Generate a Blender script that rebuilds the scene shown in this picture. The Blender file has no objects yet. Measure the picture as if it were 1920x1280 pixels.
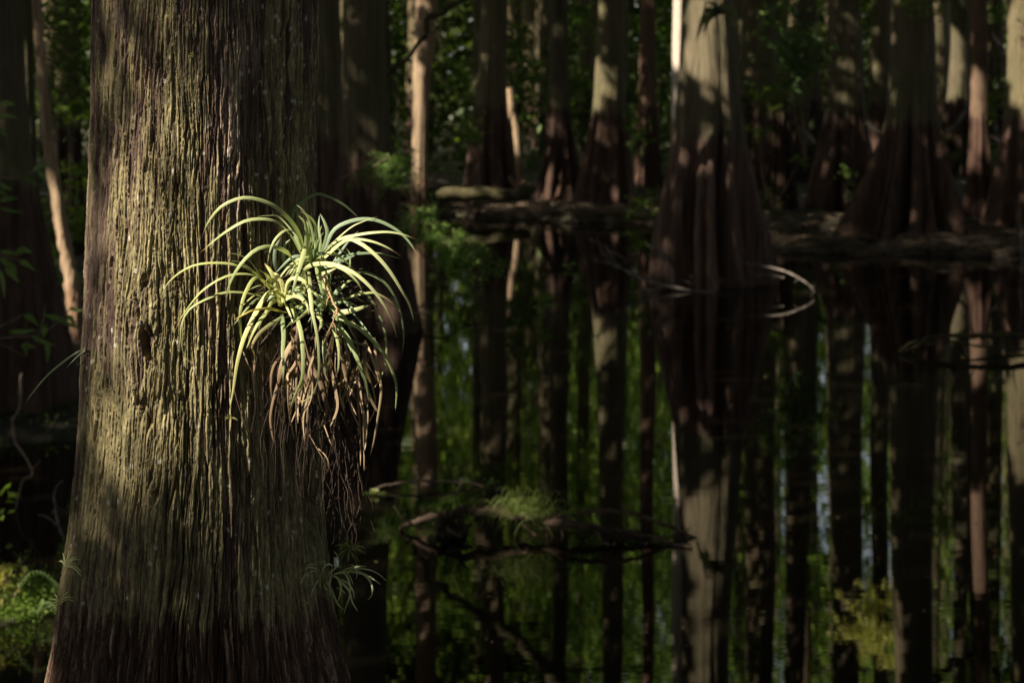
import bpy, math, random
import numpy as np
from mathutils import Vector

# ------------------------------------------------------------------ camera, sky, sun, exposure
scene = bpy.context.scene
COL = scene.collection
F, HY, H, D0 = 4000.0, 105.0, 3.6, 5.2        # focal length in photo pixels, horizon row, eye height, distance of near trunk
cam_d = bpy.data.cameras.new("camera"); cam = bpy.data.objects.new("camera", cam_d); COL.objects.link(cam)
cam.location = (0, 0, H); cam.rotation_euler = (math.radians(90), 0, 0)
cam_d.sensor_width = 36.0; cam_d.lens = F / 1920.0 * 36.0
cam_d.shift_y = -(640.0 - HY) / 1920.0
cam_d.clip_start = 0.1; cam_d.clip_end = 2000
cam_d.dof.use_dof = True; cam_d.dof.focus_distance = 4.95; cam_d.dof.aperture_fstop = 6.3
scene.camera = cam
SUN_AZ, SUN_EL = math.radians(60), math.radians(40)    # azimuth left of the line from scene to camera
S = np.array([-math.sin(SUN_AZ) * math.cos(SUN_EL), -math.cos(SUN_AZ) * math.cos(SUN_EL), math.sin(SUN_EL)])
world = bpy.data.worlds.new("World"); scene.world = world; world.use_nodes = True
wn = world.node_tree.nodes; bgn = wn["Background"]
sky = wn.new("ShaderNodeTexSky"); sky.sky_type = 'NISHITA'; sky.sun_disc = False
sky.sun_elevation = SUN_EL; sky.sun_rotation = math.radians(240)
hsv = wn.new("ShaderNodeHueSaturation"); hsv.inputs["Saturation"].default_value = 0.4
world.node_tree.links.new(sky.outputs[0], hsv.inputs["Color"]); world.node_tree.links.new(hsv.outputs[0], bgn.inputs[0]); bgn.inputs[1].default_value = 0.054
sun_d = bpy.data.lights.new("sun", 'SUN'); sun = bpy.data.objects.new("sun", sun_d); COL.objects.link(sun)
sun_d.energy = 5.0; sun_d.angle = math.radians(0.5); sun_d.color = (1.0, 0.9, 0.74)
sun.rotation_euler = Vector(S).to_track_quat('Z', 'Y').to_euler()
scene.view_settings.view_transform = 'Standard'; scene.view_settings.look = 'None'
scene.view_settings.exposure = 1.52; scene.view_settings.gamma = 1.0
scene.render.engine = 'CYCLES'
scene.cycles.use_denoising = True
scene.cycles.max_bounces = 6; scene.cycles.transparent_max_bounces = 4
scene.cycles.sample_clamp_indirect = 3.0
scene.cycles.caustics_reflective = False; scene.cycles.caustics_refractive = False

rng = np.random.default_rng(11)
random.seed(5)

def P(x, y, D):                                # photo pixel at distance D -> point in the world
    return np.array([(x - 960.0) / F * D, D, H - (y - HY) / F * D])
def water_D(y): return F * H / (y - HY)        # distance of the water surface seen in row y

# ------------------------------------------------------------------ helpers
class MB:
    def __init__(self): self.v, self.q, self.n, self.att = [], [], 0, []
    def add(self, v, q, a=None):
        v = np.asarray(v, float).reshape(-1, 3); self.v.append(v)
        self.q.append(np.asarray(q, int).reshape(-1, 4) + self.n)
        if a is None: a = np.zeros((len(v), 4))
        else: a = np.broadcast_to(np.asarray(a, float), (len(v), 4))
        self.att.append(a); self.n += len(v)
    def build(self, name, mat, parent=None, smooth=True):
        me = bpy.data.meshes.new(name)
        V = np.concatenate(self.v); Q = np.concatenate(self.q); A = np.concatenate(self.att)
        off = 0.0
        if parent is not None:
            V = V - np.array(parent.location)
        me.vertices.add(len(V)); me.vertices.foreach_set("co", V.astype(np.float32).ravel())
        me.loops.add(Q.size); me.loops.foreach_set("vertex_index", Q.astype(np.int32).ravel())
        me.polygons.add(len(Q)); me.polygons.foreach_set("loop_start", np.arange(0, Q.size, 4, dtype=np.int32))
        me.update(calc_edges=True)
        me.polygons.foreach_set("use_smooth", np.full(len(Q), smooth))
        at = me.attributes.new("tint", 'FLOAT_COLOR', 'POINT'); at.data.foreach_set("color", A.astype(np.float32).ravel())
        me.materials.append(mat)
        o = bpy.data.objects.new(name, me); COL.objects.link(o)
        if parent is not None: o.parent = parent
        return o

def smooth_path(pts, n):
    pts = np.asarray(pts, float); m = len(pts)
    if m < 3:
        t = np.linspace(0, 1, n)[:, None]; return pts[0] * (1 - t) + pts[-1] * t
    seg = np.concatenate([[0], np.cumsum(np.linalg.norm(np.diff(pts, axis=0), axis=1) + 1e-9)])
    ext = np.vstack([2 * pts[0] - pts[1], pts, 2 * pts[-1] - pts[-2]])
    out = []
    for s in np.linspace(0, seg[-1], n):
        i = min(max(np.searchsorted(seg, s, side='right') - 1, 0), m - 2)
        u = (s - seg[i]) / (seg[i + 1] - seg[i])
        p0, p1, p2, p3 = ext[i], ext[i + 1], ext[i + 2], ext[i + 3]
        out.append(0.5 * (2 * p1 + (p2 - p0) * u + (2 * p0 - 5 * p1 + 4 * p2 - p3) * u * u + (3 * p1 - p0 - 3 * p2 + p3) * u ** 3))
    return np.array(out)

def tube(mb, pts, radii, seg=8, n=None, wob=0.0, tint=None, jit=0.0):
    pts = np.asarray(pts, float)
    if n: pts = smooth_path(pts, n)
    m = len(pts)
    if jit:
        kn_ = rng.normal(0, 1, (max(3, m // 3), 3)); xx = np.linspace(0, len(kn_) - 1, m); sc_j = jit * np.mean(radii)
        pts = pts + sc_j * np.stack([np.interp(xx, np.arange(len(kn_)), kn_[:, q]) for q in range(3)], 1) + rng.normal(0, 0.12, (m, 3)) * sc_j
    r = np.interp(np.linspace(0, 1, m), np.linspace(0, 1, len(radii)), radii)
    T = np.gradient(pts, axis=0); T /= np.linalg.norm(T, axis=1)[:, None] + 1e-9
    ref = np.array([0.31, 0.23, 0.92]) if abs(T[:, 2]).mean() < 0.8 else np.array([0.9, 0.3, 0.1])
    A = np.cross(T, ref); A /= np.linalg.norm(A, axis=1)[:, None] + 1e-9
    B = np.cross(T, A); th = np.linspace(0, 2 * np.pi, seg, endpoint=False)
    rr = r[:, None] * (1 + wob * rng.uniform(-1, 1, (m, seg)))
    V = pts[:, None] + A[:, None] * (np.cos(th) * rr)[..., None] + B[:, None] * (np.sin(th) * rr)[..., None]
    i = np.arange(m - 1)[:, None]; j = np.arange(seg)[None]; k = (j + 1) % seg
    Q = np.stack([i * seg + j, i * seg + k, (i + 1) * seg + k, (i + 1) * seg + j], -1).reshape(-1, 4)
    mb.add(V.reshape(-1, 3), Q, tint)

def strip(mb, pts, width, n=14, normal=(0.1, -1, 0.35), fold=0.3, col0=None, col1=None, brown_tip=0.0, taper=0.55, base=0.75):
    """a channelled tapering leaf along a path"""
    pts = smooth_path(pts, n); m = n
    T = np.gradient(pts, axis=0); T /= np.linalg.norm(T, axis=1)[:, None] + 1e-9
    N = np.asarray(normal, float)
    W = np.cross(T, N); W /= np.linalg.norm(W, axis=1)[:, None] + 1e-6
    for k in range(1, m):
        if np.dot(W[k], W[k - 1]) < 0: W[k] *= -1
    NN = np.cross(W, T)
    t = np.linspace(0, 1, m)
    w = width * 0.5 * np.clip((base + (1 - base) * np.minimum(t * 4, 1)) * (1 - t ** 1.6) ** taper, 0.06, 1)
    L = pts + W * w[:, None]; R = pts - W * w[:, None]; M = pts + NN * (fold * w)[:, None]
    V = np.stack([L, M, R], 1).reshape(-1, 3)
    c0 = np.asarray(col0 if col0 is not None else (0.3, 0.33, 0.1), float)
    c1 = np.asarray(col1 if col1 is not None else c0, float)
    C = c0[None] * (1 - t[:, None]) + c1[None] * t[:, None]
    if brown_tip > 0:
        b = np.clip((t - (1 - brown_tip)) / 0.05, 0, 1)[:, None]
        C = C * (1 - b) + np.array([0.2, 0.115, 0.06]) * b
    C = np.repeat(np.concatenate([C, np.ones((m, 1))], 1), 3, 0)
    i = np.arange(m - 1) * 3
    Q = np.concatenate([np.stack([i, i + 1, i + 4, i + 3], 1), np.stack([i + 1, i + 2, i + 5, i + 4], 1)])
    mb.add(V, Q, C)

def leaves(mb, C, size, aspect=2.2, droop=0.0, flat=0.0, cols=None, r=rng):
    """leaf-sized rhombic faces, one per centre"""
    C = np.asarray(C, float); n = len(C)
    if n == 0: return
    d = r.normal(size=(n, 3)); d[:, 2] = d[:, 2] * (1 - flat) - droop; d /= np.linalg.norm(d, axis=1)[:, None]
    u = r.normal(size=(n, 3)); u[:, 2] += flat * 2.5
    w = np.cross(d, u); w /= np.linalg.norm(w, axis=1)[:, None] + 1e-9
    L = (np.asarray(size) * r.uniform(0.65, 1.35, n))[:, None]
    up = np.cross(w, d)
    V = np.stack([C - d * L / 2, C - d * L * 0.05 + w * L / aspect / 2 + up * L * 0.06, C + d * L / 2, C - d * L * 0.05 - w * L / aspect / 2 + up * L * 0.06], 1).reshape(-1, 3)
    Q = np.arange(n * 4).reshape(-1, 4)
    if cols is None: cols = ((0.05, 0.09, 0.02), (0.10, 0.15, 0.03))
    a, b = np.array(cols[0]), np.array(cols[1]); t = r.uniform(0, 1, (n, 1))
    c = np.repeat(np.concatenate([a * (1 - t) + b * t, np.ones((n, 1))], 1), 4, 0)
    mb.add(V, Q, c)

def tag(o, label, cat, group=None, kind=None):
    if label: o["label"] = label
    if cat: o["category"] = cat
    if group: o["group"] = group
    if kind: o["kind"] = kind
    return o
def empty(name, loc):
    o = bpy.data.objects.new(name, None); COL.objects.link(o); o.location = tuple(float(c) for c in loc)
    o.empty_display_size = 0.1
    return o
def structure(o): o["kind"] = "structure"; return o

# --------------- numpy noise
def _h(ix, iy, seed):
    n = (ix.astype(np.int64) * 374761393 + iy.astype(np.int64) * 668265263 + seed * 1442695041) & 0x7fffffff
    n = ((n ^ (n >> 13)) * 1274126177) & 0x7fffffff
    n = ((n ^ (n >> 16)) * 1103515245) & 0x7fffffff
    return ((n ^ (n >> 15)) & 0xffffff) / float(0xffffff)
def vnoise(x, y, seed=0):
    ix, iy = np.floor(x), np.floor(y); fx, fy = x - ix, y - iy
    fx = fx * fx * (3 - 2 * fx); fy = fy * fy * (3 - 2 * fy)
    a, b, c, d = _h(ix, iy, seed), _h(ix + 1, iy, seed), _h(ix, iy + 1, seed), _h(ix + 1, iy + 1, seed)
    return (a * (1 - fx) + b * fx) * (1 - fy) + (c * (1 - fx) + d * fx) * fy
def fbm(x, y, seed=0, octv=4):
    s, a = 0, 0.5
    for k in range(octv):
        s = s + a * (vnoise(x * 2 ** k, y * 2 ** k, seed + k * 17) - 0.5); a *= 0.55
    return s * 2
def worley(x, y, seed=0, jit=0.9):
    """F2-F1 and a random value of the nearest cell"""
    ix, iy = np.floor(x), np.floor(y)
    f1 = np.full(x.shape, 9.0); f2 = np.full(x.shape, 9.0); cid = np.zeros(x.shape); oy = np.zeros(x.shape)
    for dx in (-1, 0, 1):
        for dy in (-1, 0, 1):
            cx, cy = ix + dx, iy + dy
            px = cx + 0.5 + jit * (_h(cx, cy, seed) - 0.5); py = cy + 0.5 + jit * (_h(cx, cy, seed + 7) - 0.5)
            d = np.sqrt((px - x) ** 2 + (py - y) ** 2); r = _h(cx, cy, seed + 13)
            near = d < f1; oy = np.where(near, y - py, oy)
            f2 = np.where(near, f1, np.minimum(f2, d)); cid = np.where(near, r, cid); f1 = np.where(near, d, f1)
    return f2 - f1, f1, cid, oy
def sstep(a, b, x):
    t = np.clip((x - a) / (b - a), 0, 1); return t * t * (3 - 2 * t)

# ------------------------------------------------------------------ materials
def new_mat(name):
    m = bpy.data.materials.new(name); m.use_nodes = True
    nt = m.node_tree; b = nt.nodes["Principled BSDF"]; return m, nt, b
def node(nt, t, **kw):
    n = nt.nodes.new(t)
    for k, v in kw.items(): setattr(n, k, v)
    return n
def ramp(nt, src, stops):
    r = node(nt, "ShaderNodeValToRGB"); e = r.color_ramp.elements
    while len(e) < len(stops): e.new(0.5)
    for i, (p, c) in enumerate(stops): e[i].position = p; e[i].color = (*c, 1) if len(c) == 3 else c
    nt.links.new(src, r.inputs[0]); return r.outputs[0]
def mixc(nt, fac, a, b, blend='MIX'):
    m = node(nt, "ShaderNodeMix", data_type='RGBA', blend_type=blend)
    for s, v in ((m.inputs[0], fac), (m.inputs[6], a), (m.inputs[7], b)):
        if hasattr(v, "is_linked"): nt.links.new(v, s)
        else: s.default_value = v if not isinstance(v, tuple) else (*v, 1)
    return m.outputs[2]
def noise(nt, vec, scale, detail=4, rough=0.6, dist=0.0):
    n = node(nt, "ShaderNodeTexNoise"); n.inputs["Scale"].default_value = scale; n.inputs["Detail"].default_value = detail
    n.inputs["Roughness"].default_value = rough; n.inputs["Distortion"].default_value = dist
    if vec is not None: nt.links.new(vec, n.inputs["Vector"])
    return n.outputs[0]
def mapping(nt, src, scale):
    m = node(nt, "ShaderNodeMapping"); m.inputs["Scale"].default_value = scale; nt.links.new(src, m.inputs["Vector"]); return m.outputs[0]
def math_n(nt, op, a, b=None, clamp=False):
    m = node(nt, "ShaderNodeMath", operation=op, use_clamp=clamp)
    for s, v in ((m.inputs[0], a), (m.inputs[1], b)):
        if v is None: continue
        if hasattr(v, "is_linked"): nt.links.new(v, s)
        else: s.default_value = v
    return m.outputs[0]
def bump(nt, h, strength, dist, b):
    n = node(nt, "ShaderNodeBump"); n.inputs["Strength"].default_value = strength; n.inputs["Distance"].default_value = dist
    nt.links.new(h, n.inputs["Height"]); nt.links.new(n.outputs[0], b.inputs["Normal"])

WM = 2.3   # height of the old high-water mark on the trunks

def near_bark():
    m, nt, b = new_mat("near_cypress_bark")
    a = node(nt, "ShaderNodeAttribute", attribute_name="tint"); sep = node(nt, "ShaderNodeSeparateColor"); nt.links.new(a.outputs["Color"], sep.inputs[0])
    moss, lich, tone, wet = sep.outputs[0], sep.outputs[1], sep.outputs[2], a.outputs["Alpha"]
    pos = node(nt, "ShaderNodeNewGeometry").outputs["Position"]
    fine = noise(nt, mapping(nt, pos, (1, 1, 0.35)), 160, 6, 0.7)
    med = noise(nt, mapping(nt, pos, (1, 1, 0.2)), 45, 5, 0.65)
    brown = ramp(nt, tone, [(0.0, (0.07, 0.044, 0.034)), (0.45, (0.145, 0.095, 0.072)), (0.8, (0.27, 0.195, 0.15)), (1.0, (0.5, 0.4, 0.31))])
    brown = mixc(nt, 0.55, brown, ramp(nt, med, [(0.3, (0.4, 0.37, 0.36)), (0.7, (1, 1, 1))]), 'MULTIPLY')
    green = ramp(nt, med, [(0.28, (0.10, 0.084, 0.043)), (0.5, (0.232, 0.2, 0.098)), (0.72, (0.41, 0.36, 0.19))])
    green = mixc(nt, ramp(nt, fine, [(0.35, (0.75,) * 3), (0.62, (0,) * 3)]), green, (0.05, 0.045, 0.025))
    green = mixc(nt, 1.0, green, ramp(nt, tone, [(0.1, (0.62, 0.58, 0.52)), (0.5, (1.0, 1.0, 1.0)), (0.9, (1.35, 1.3, 1.25))]), 'MULTIPLY')
    c = mixc(nt, moss, brown, green)
    c = mixc(nt, lich, c, (0.5, 0.46, 0.4))
    wetc = ramp(nt, tone, [(0.0, (0.024, 0.013, 0.008)), (0.5, (0.085, 0.049, 0.031)), (0.8, (0.2, 0.125, 0.085)), (1.0, (0.42, 0.29, 0.21))])
    wetc = mixc(nt, 0.6, wetc, ramp(nt, med, [(0.3, (0.35, 0.33, 0.33)), (0.7, (1.1, 1.1, 1.1))]), 'MULTIPLY')
    c = mixc(nt, wet, c, wetc)
    nt.links.new(c, b.inputs["Base Color"]); b.inputs["Roughness"].default_value = 0.85
    b.inputs["Specular IOR Level"].default_value = 0.25
    bump(nt, math_n(nt, 'ADD', fine, math_n(nt, 'MULTIPLY', med, 1.5)), 0.75, 0.004, b)
    return m
def bark(name, dry_a, dry_b, wet_a, wet_b, wm=WM, green=0.5):
    m, nt, b = new_mat(name)
    pos = node(nt, "ShaderNodeNewGeometry").outputs["Position"]
    info = node(nt, "ShaderNodeObjectInfo").outputs["Random"]
    sx = node(nt, "ShaderNodeSeparateXYZ"); nt.links.new(pos, sx.inputs[0])
    streak = noise(nt, mapping(nt, pos, (1, 1, 0.06)), 11, 6, 0.65, 0.3)
    blot = noise(nt, mapping(nt, pos, (1, 1, 0.35)), 2.2, 4, 0.6)
    fib = noise(nt, mapping(nt, pos, (1, 1, 0.1)), 30, 5, 0.7)
    streak0 = streak
    dry = ramp(nt, math_n(nt, 'ADD', math_n(nt, 'MULTIPLY', streak, 0.55), math_n(nt, 'MULTIPLY', fib, 0.45)), [(0.3, dry_a), (0.68, dry_b)])
    dry = mixc(nt, math_n(nt, 'MULTIPLY', ramp(nt, blot, [(0.42, (0,) * 3), (0.6, (1,) * 3)]), green), dry, (0.10, 0.105, 0.05))
    wet = ramp(nt, streak, [(0.3, wet_a), (0.7, wet_b)])
    k = math_n(nt, 'ADD', sx.outputs[2], math_n(nt, 'MULTIPLY', math_n(nt, 'SUBTRACT', streak, 0.5), 0.75))
    f = node(nt, "ShaderNodeMapRange"); f.inputs[1].default_value = wm - 0.05; f.inputs[2].default_value = wm + 0.05
    nt.links.new(k, f.inputs[0])
    c = mixc(nt, f.outputs[0], wet, dry)
    c = mixc(nt, 1.0, c, ramp(nt, info, [(0, (0.75, 0.75, 0.75)), (1, (1.1, 1.06, 1.0))]), 'MULTIPLY')
    nt.links.new(c, b.inputs["Base Color"]); b.inputs["Roughness"].default_value = 0.9; b.inputs["Specular IOR Level"].default_value = 0.2
    fibre = noise(nt, mapping(nt, pos, (1, 1, 0.12)), 38, 5, 0.7)
    bump(nt, math_n(nt, 'ADD', streak, math_n(nt, 'MULTIPLY', fibre, 0.5)), 1.0, 0.09, b)
    return m
def foliage(name, gain=1.0, trans=0.5, rough=0.45):
    m, nt, b = new_mat(name)
    a = node(nt, "ShaderNodeAttribute", attribute_name="tint")
    info = node(nt, "ShaderNodeObjectInfo").outputs["Random"]
    c = mixc(nt, 1.0, a.outputs["Color"], ramp(nt, info, [(0, (0.8 * gain, 0.85 * gain, 0.8 * gain)), (1, (1.15 * gain, 1.1 * gain, 0.9 * gain))]), 'MULTIPLY')
    nt.links.new(c, b.inputs["Base Color"]); b.inputs["Roughness"].default_value = rough; b.inputs["Specular IOR Level"].default_value = 0.3
    tr = node(nt, "ShaderNodeBsdfTranslucent"); nt.links.new(mixc(nt, 1.0, c, (1.3, 1.4, 0.75), 'MULTIPLY'), tr.inputs[0])
    ms = node(nt, "ShaderNodeMixShader"); ms.inputs[0].default_value = trans
    nt.links.new(b.outputs[0], ms.inputs[1]); nt.links.new(tr.outputs[0], ms.inputs[2])
    nt.links.new(ms.outputs[0], nt.nodes["Material Output"].inputs[0])
    return m
def wood(name, a, b_, scale=30):
    m, nt, b = new_mat(name)
    pos = node(nt, "ShaderNodeNewGeometry").outputs["Position"]
    n = noise(nt, pos, scale, 5, 0.65)
    nt.links.new(ramp(nt, n, [(0.32, a), (0.68, b_)]), b.inputs["Base Color"]); b.inputs["Roughness"].default_value = 0.85
    b.inputs["Specular IOR Level"].default_value = 0.25
    bump(nt, n, 0.6, 0.01, b)
    return m
M_near = near_bark()
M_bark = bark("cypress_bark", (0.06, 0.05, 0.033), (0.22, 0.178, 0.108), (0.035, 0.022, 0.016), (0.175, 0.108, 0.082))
M_red = bark("red_cypress_bark", (0.085, 0.052, 0.038), (0.27, 0.17, 0.12), (0.035, 0.02, 0.014), (0.13, 0.075, 0.055), green=0.15)
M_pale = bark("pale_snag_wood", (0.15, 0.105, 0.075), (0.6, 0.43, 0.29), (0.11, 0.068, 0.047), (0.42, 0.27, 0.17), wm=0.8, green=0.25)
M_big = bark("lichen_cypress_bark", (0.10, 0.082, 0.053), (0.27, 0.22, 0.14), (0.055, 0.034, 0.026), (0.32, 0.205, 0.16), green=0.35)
M_sunwhite = bark("sunwhite_bark", (0.42, 0.35, 0.28), (0.8, 0.7, 0.6), (0.2, 0.13, 0.09), (0.5, 0.36, 0.26), green=0.05)  # near-white bark colour imitates strong sun on the slim trunk
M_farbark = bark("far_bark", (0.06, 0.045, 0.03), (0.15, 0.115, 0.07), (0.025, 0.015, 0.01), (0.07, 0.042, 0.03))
M_leaf = foliage("leaf")
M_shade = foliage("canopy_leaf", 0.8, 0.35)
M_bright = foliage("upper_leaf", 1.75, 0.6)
M_brom = foliage("bromeliad_leaf", 1.0, 0.25, 0.5)
M_dead = foliage("dead_leaf", 1.0, 0.2, 0.7)
M_twig = wood("twig", (0.10, 0.07, 0.05), (0.24, 0.18, 0.13))
M_wetlog = wood("wet_log", (0.025, 0.017, 0.012), (0.14, 0.092, 0.066), 14)
M_greylog = wood("grey_stick", (0.04, 0.032, 0.026), (0.27, 0.23, 0.19), 9)
M_moss = wood("mossy_log", (0.03, 0.023, 0.014), (0.085, 0.075, 0.03), 14)
M_fibre = wood("root_fibre", (0.018, 0.012, 0.009), (0.065, 0.043, 0.031), 80)
M_white = wood("white_tag", (0.6, 0.58, 0.54), (0.78, 0.76, 0.72))

# ------------------------------------------------------------------ sun gaps: spots kept sunlit by cutting holes in the canopy
GAPS = []   # (x1, y1, x2, y2, D, radius)
def gap(x1, y1, x2, y2, D, r, D2=None):
    for t in np.linspace(0, 1, 7):
        GAPS.append((P(x1, y1, D) * (1 - t) + P(x2, y2, D2 or D) * t, r))
gap(310, 330, 330, 860, 4.95, 0.20)
gap(250, 480, 260, 800, 4.95, 0.14)
gap(560, 430, 590, 640, 4.9, 0.26)
gap(450, 480, 470, 650, 4.9, 0.16)
gap(690, 480, 700, 620, 4.9, 0.16)
gap(560, 660, 600, 720, 4.9, 0.14)
gap(786, 165, 790, 330, 47.8, 0.19)
gap(1128, 140, 1130, 195, 49, 0.20)
gap(1292, 95, 1296, 0, 33.3, 0.2)
gap(1286, -30, 1288, -95, 33.3, 0.08)
gap(1288, -150, 1292, -230, 33.3, 0.10)
gap(1266, 80, 1268, 0, 42.3, 0.34)
gap(1795, 90, 1795, 170, 60, 0.3)
gap(1828, 140, 1828, 270, 44.8, 0.12)
gap(1828, -240, 1828, -110, 44.8, 0.25)
gap(106, 400, 138, 570, 25.9, 0.22)
gap(45, 150, 50, 260, 32, 0.3)
gap(1640, 70, 1640, 130, 55, 0.15)
gap(952, 190, 958, 240, 56, 0.4)
gap(60, 1110, 60, 1150, 13.6, 0.16)
gap(975, 960, 990, 985, 16, 0.10)
gap(1630, -300, 1630, -240, 41, 0.9)
gap(1465, 500, 1520, 540, 32.3, 0.12)
gap(700, 922, 700, 922, 17.6, 0.08)
gap(1040, 345, 1040, 390, 50, 0.25)
gap(830, 430, 880, 480, 24.5, 0.06)
gap(735, 315, 750, 318, 26.5, 0.03)
gap(820, 364, 940, 363, 48, 0.02)
gap(940, -50, 1080, -180, 31.5, 0.0)
for k in range(26):                             # small flecks strewn through the far wood
    GAPS.append((P(rng.uniform(620, 1920), rng.uniform(-40, 420), rng.uniform(42, 62)), rng.uniform(0.03, 0.16)))
GP = np.array([g[0] for g in GAPS]); GR = np.array([g[1] for g in GAPS])
def in_gap(C, extra=0.12):
    bad = np.zeros(len(C), bool)
    for p, r in zip(GP, GR):
        v = C - p; t = v @ S; d2 = (v * v).sum(1) - t * t
        bad |= (t > 0.6) & (d2 < (r + extra) ** 2)
    return bad

# ------------------------------------------------------------------ the setting: ground and water
def bank_D(px):
    return np.interp(px, [-4000, 150, 330, 620, 700, 760, 900, 1230, 1330, 1440, 1920, 6000], [17, 19.2, 24, 34, 46, 50, 46.5, 45, 42, 38.6, 37.2, 34])
def ground_z(X, Y):
    Ys = np.maximum(Y, 3.0); px = 960 + F * X / Ys
    e = sstep(-0.6, 1.4, Y - bank_D(px) + 0.9 * fbm(X * 0.8, Y * 0.8, 5))
    z = -0.6 + e * (0.75 + 0.22 * fbm(X * 0.6, Y * 0.6, 9) + 0.06 * fbm(X * 3, Y * 3, 4)) + e * np.clip((Y - 60) * 0.006, 0, 0.6)
    def mound(z, x, y, D, rx, ry, h):
        c = P(x, y, D); d = np.sqrt(((X - c[0]) / rx) ** 2 + ((Y - D) / ry) ** 2) + 0.25 * fbm(X * 2, Y * 2, 3)
        return np.maximum(z, -0.6 + (0.6 + h) * sstep(1.25, 0.5, d))
    z = mound(z, 1350, 530, 33.8, 1.3, 1.0, 0.035)
    z = mound(z, 10, 1180, 13.9, 0.42, 0.75, 0.02)
    z = mound(z, 700, 600, 28.3, 1.0, 0.9, 0.03)
    return z
def mat_ground():
    m, nt, b = new_mat("leaf_litter_soil")
    pos = node(nt, "ShaderNodeNewGeometry").outputs["Position"]
    n1 = noise(nt, pos, 6, 8, 0.7); n2 = noise(nt, pos, 0.9, 4, 0.6)
    c = ramp(nt, n1, [(0.3, (0.012, 0.009, 0.006)), (0.55, (0.034, 0.025, 0.018)), (0.75, (0.085, 0.062, 0.046))])
    c = mixc(nt, ramp(nt, n2, [(0.5, (0,) * 3), (0.62, (0.7,) * 3)]), c, (0.045, 0.055, 0.018))
    nt.links.new(c, b.inputs["Base Color"]); b.inputs["Roughness"].default_value = 0.9
    bump(nt, n1, 0.8, 0.06, b); return m
gx = np.concatenate([np.arange(-90, -14, 2.5), np.arange(-14, 20, 0.22), np.arange(20, 96, 2.5)])
gy = np.concatenate([np.arange(-40, 10, 2.0), np.arange(10, 62, 0.25), np.arange(62, 240, 3.0)])
GX, GY = np.meshgrid(gx, gy); GZ = ground_z(GX, GY)
ng, mg = len(gy), len(gx); gi = np.arange(ng - 1)[:, None] * mg + np.arange(mg - 1)[None]
mb = MB(); mb.add(np.stack([GX, GY, GZ], -1).reshape(-1, 3), np.stack([gi, gi + 1, gi + mg + 1, gi + mg], -1).reshape(-1, 4))
structure(mb.build("ground", mat_ground()))
def mat_water():
    m, nt, b = new_mat("dark_water")
    pos = node(nt, "ShaderNodeNewGeometry").outputs["Position"]
    b.inputs["Base Color"].default_value = (0.004, 0.0032, 0.002, 1); b.inputs["Roughness"].default_value = 0.012
    b.inputs["IOR"].default_value = 1.333
    n1 = noise(nt, mapping(nt, pos, (0.5, 1.6, 1)), 3.0, 3, 0.5)
    n2 = noise(nt, mapping(nt, pos, (0.5, 1.8, 1)), 14, 2, 0.5)
    bump(nt, math_n(nt, 'ADD', n1, math_n(nt, 'MULTIPLY', n2, 0.12)), 0.10, 0.0035, b)
    return m
mb = MB(); mb.add([(-90, -40, 0), (96, -40, 0), (96, 230, 0), (-90, 230, 0)], [(0, 1, 2, 3)])
structure(mb.build("water", mat_water()))

# ------------------------------------------------------------------ the near cypress
PROF = np.array([(-9000, 215, 560), (-3000, 205, 575), (-600, 190, 590), (0, 180, 593), (200, 175, 592), (400, 168, 590), (560, 163, 590), (700, 157, 592),
                 (850, 149, 598), (1000, 134, 607), (1100, 120, 617), (1200, 104, 638), (1280, 88, 658), (1500, 30, 725), (2000, -130, 900), (2600, -390, 1180), (3400, -760, 1560)], float)
PX = D0 / F
def near_axis(z):
    y = HY + (H - z) * F / D0
    xl, xr = np.interp(y, PROF[:, 0], PROF[:, 1]), np.interp(y, PROF[:, 0], PROF[:, 2])
    return ((xl + xr) / 2 - 960) * PX, (xr - xl) / 2 * PX
def near_front_D(x, y):                         # distance of the near trunk's face behind a photo pixel, or None
    z = H - (y - HY) / F * (D0 - 0.2); cx, R = near_axis(z)
    X = (x - 960) / F * (D0 - 0.15); d = (X - cx) / R
    if abs(d) >= 0.99: return None
    return D0 - R * math.sqrt(1 - d * d)
z_hi = np.arange(H - (1310 - HY) * 4.93 / F, H - (-30 - HY) * 4.93 / F, 0.0023)
z_lo = np.concatenate([np.arange(-0.5, z_hi[0] - 0.02, 0.02)])
z_up = np.concatenate([np.arange(z_hi[-1] + 0.02, 6, 0.02), np.arange(6, 19, 0.1)])
zz = np.concatenate([z_lo, z_hi, z_up])
th = np.concatenate([np.linspace(-np.pi, -1.75, 70, endpoint=False), np.linspace(-1.75, 1.75, 900), np.linspace(1.75, np.pi, 71)[1:-1]])
TH, ZZ = np.meshgrid(th, zz)
cxz, Rz = near_axis(zz); CX, RR = cxz[:, None] + 0 * TH, Rz[:, None] + 0 * TH
SS = TH * 0.275
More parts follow.
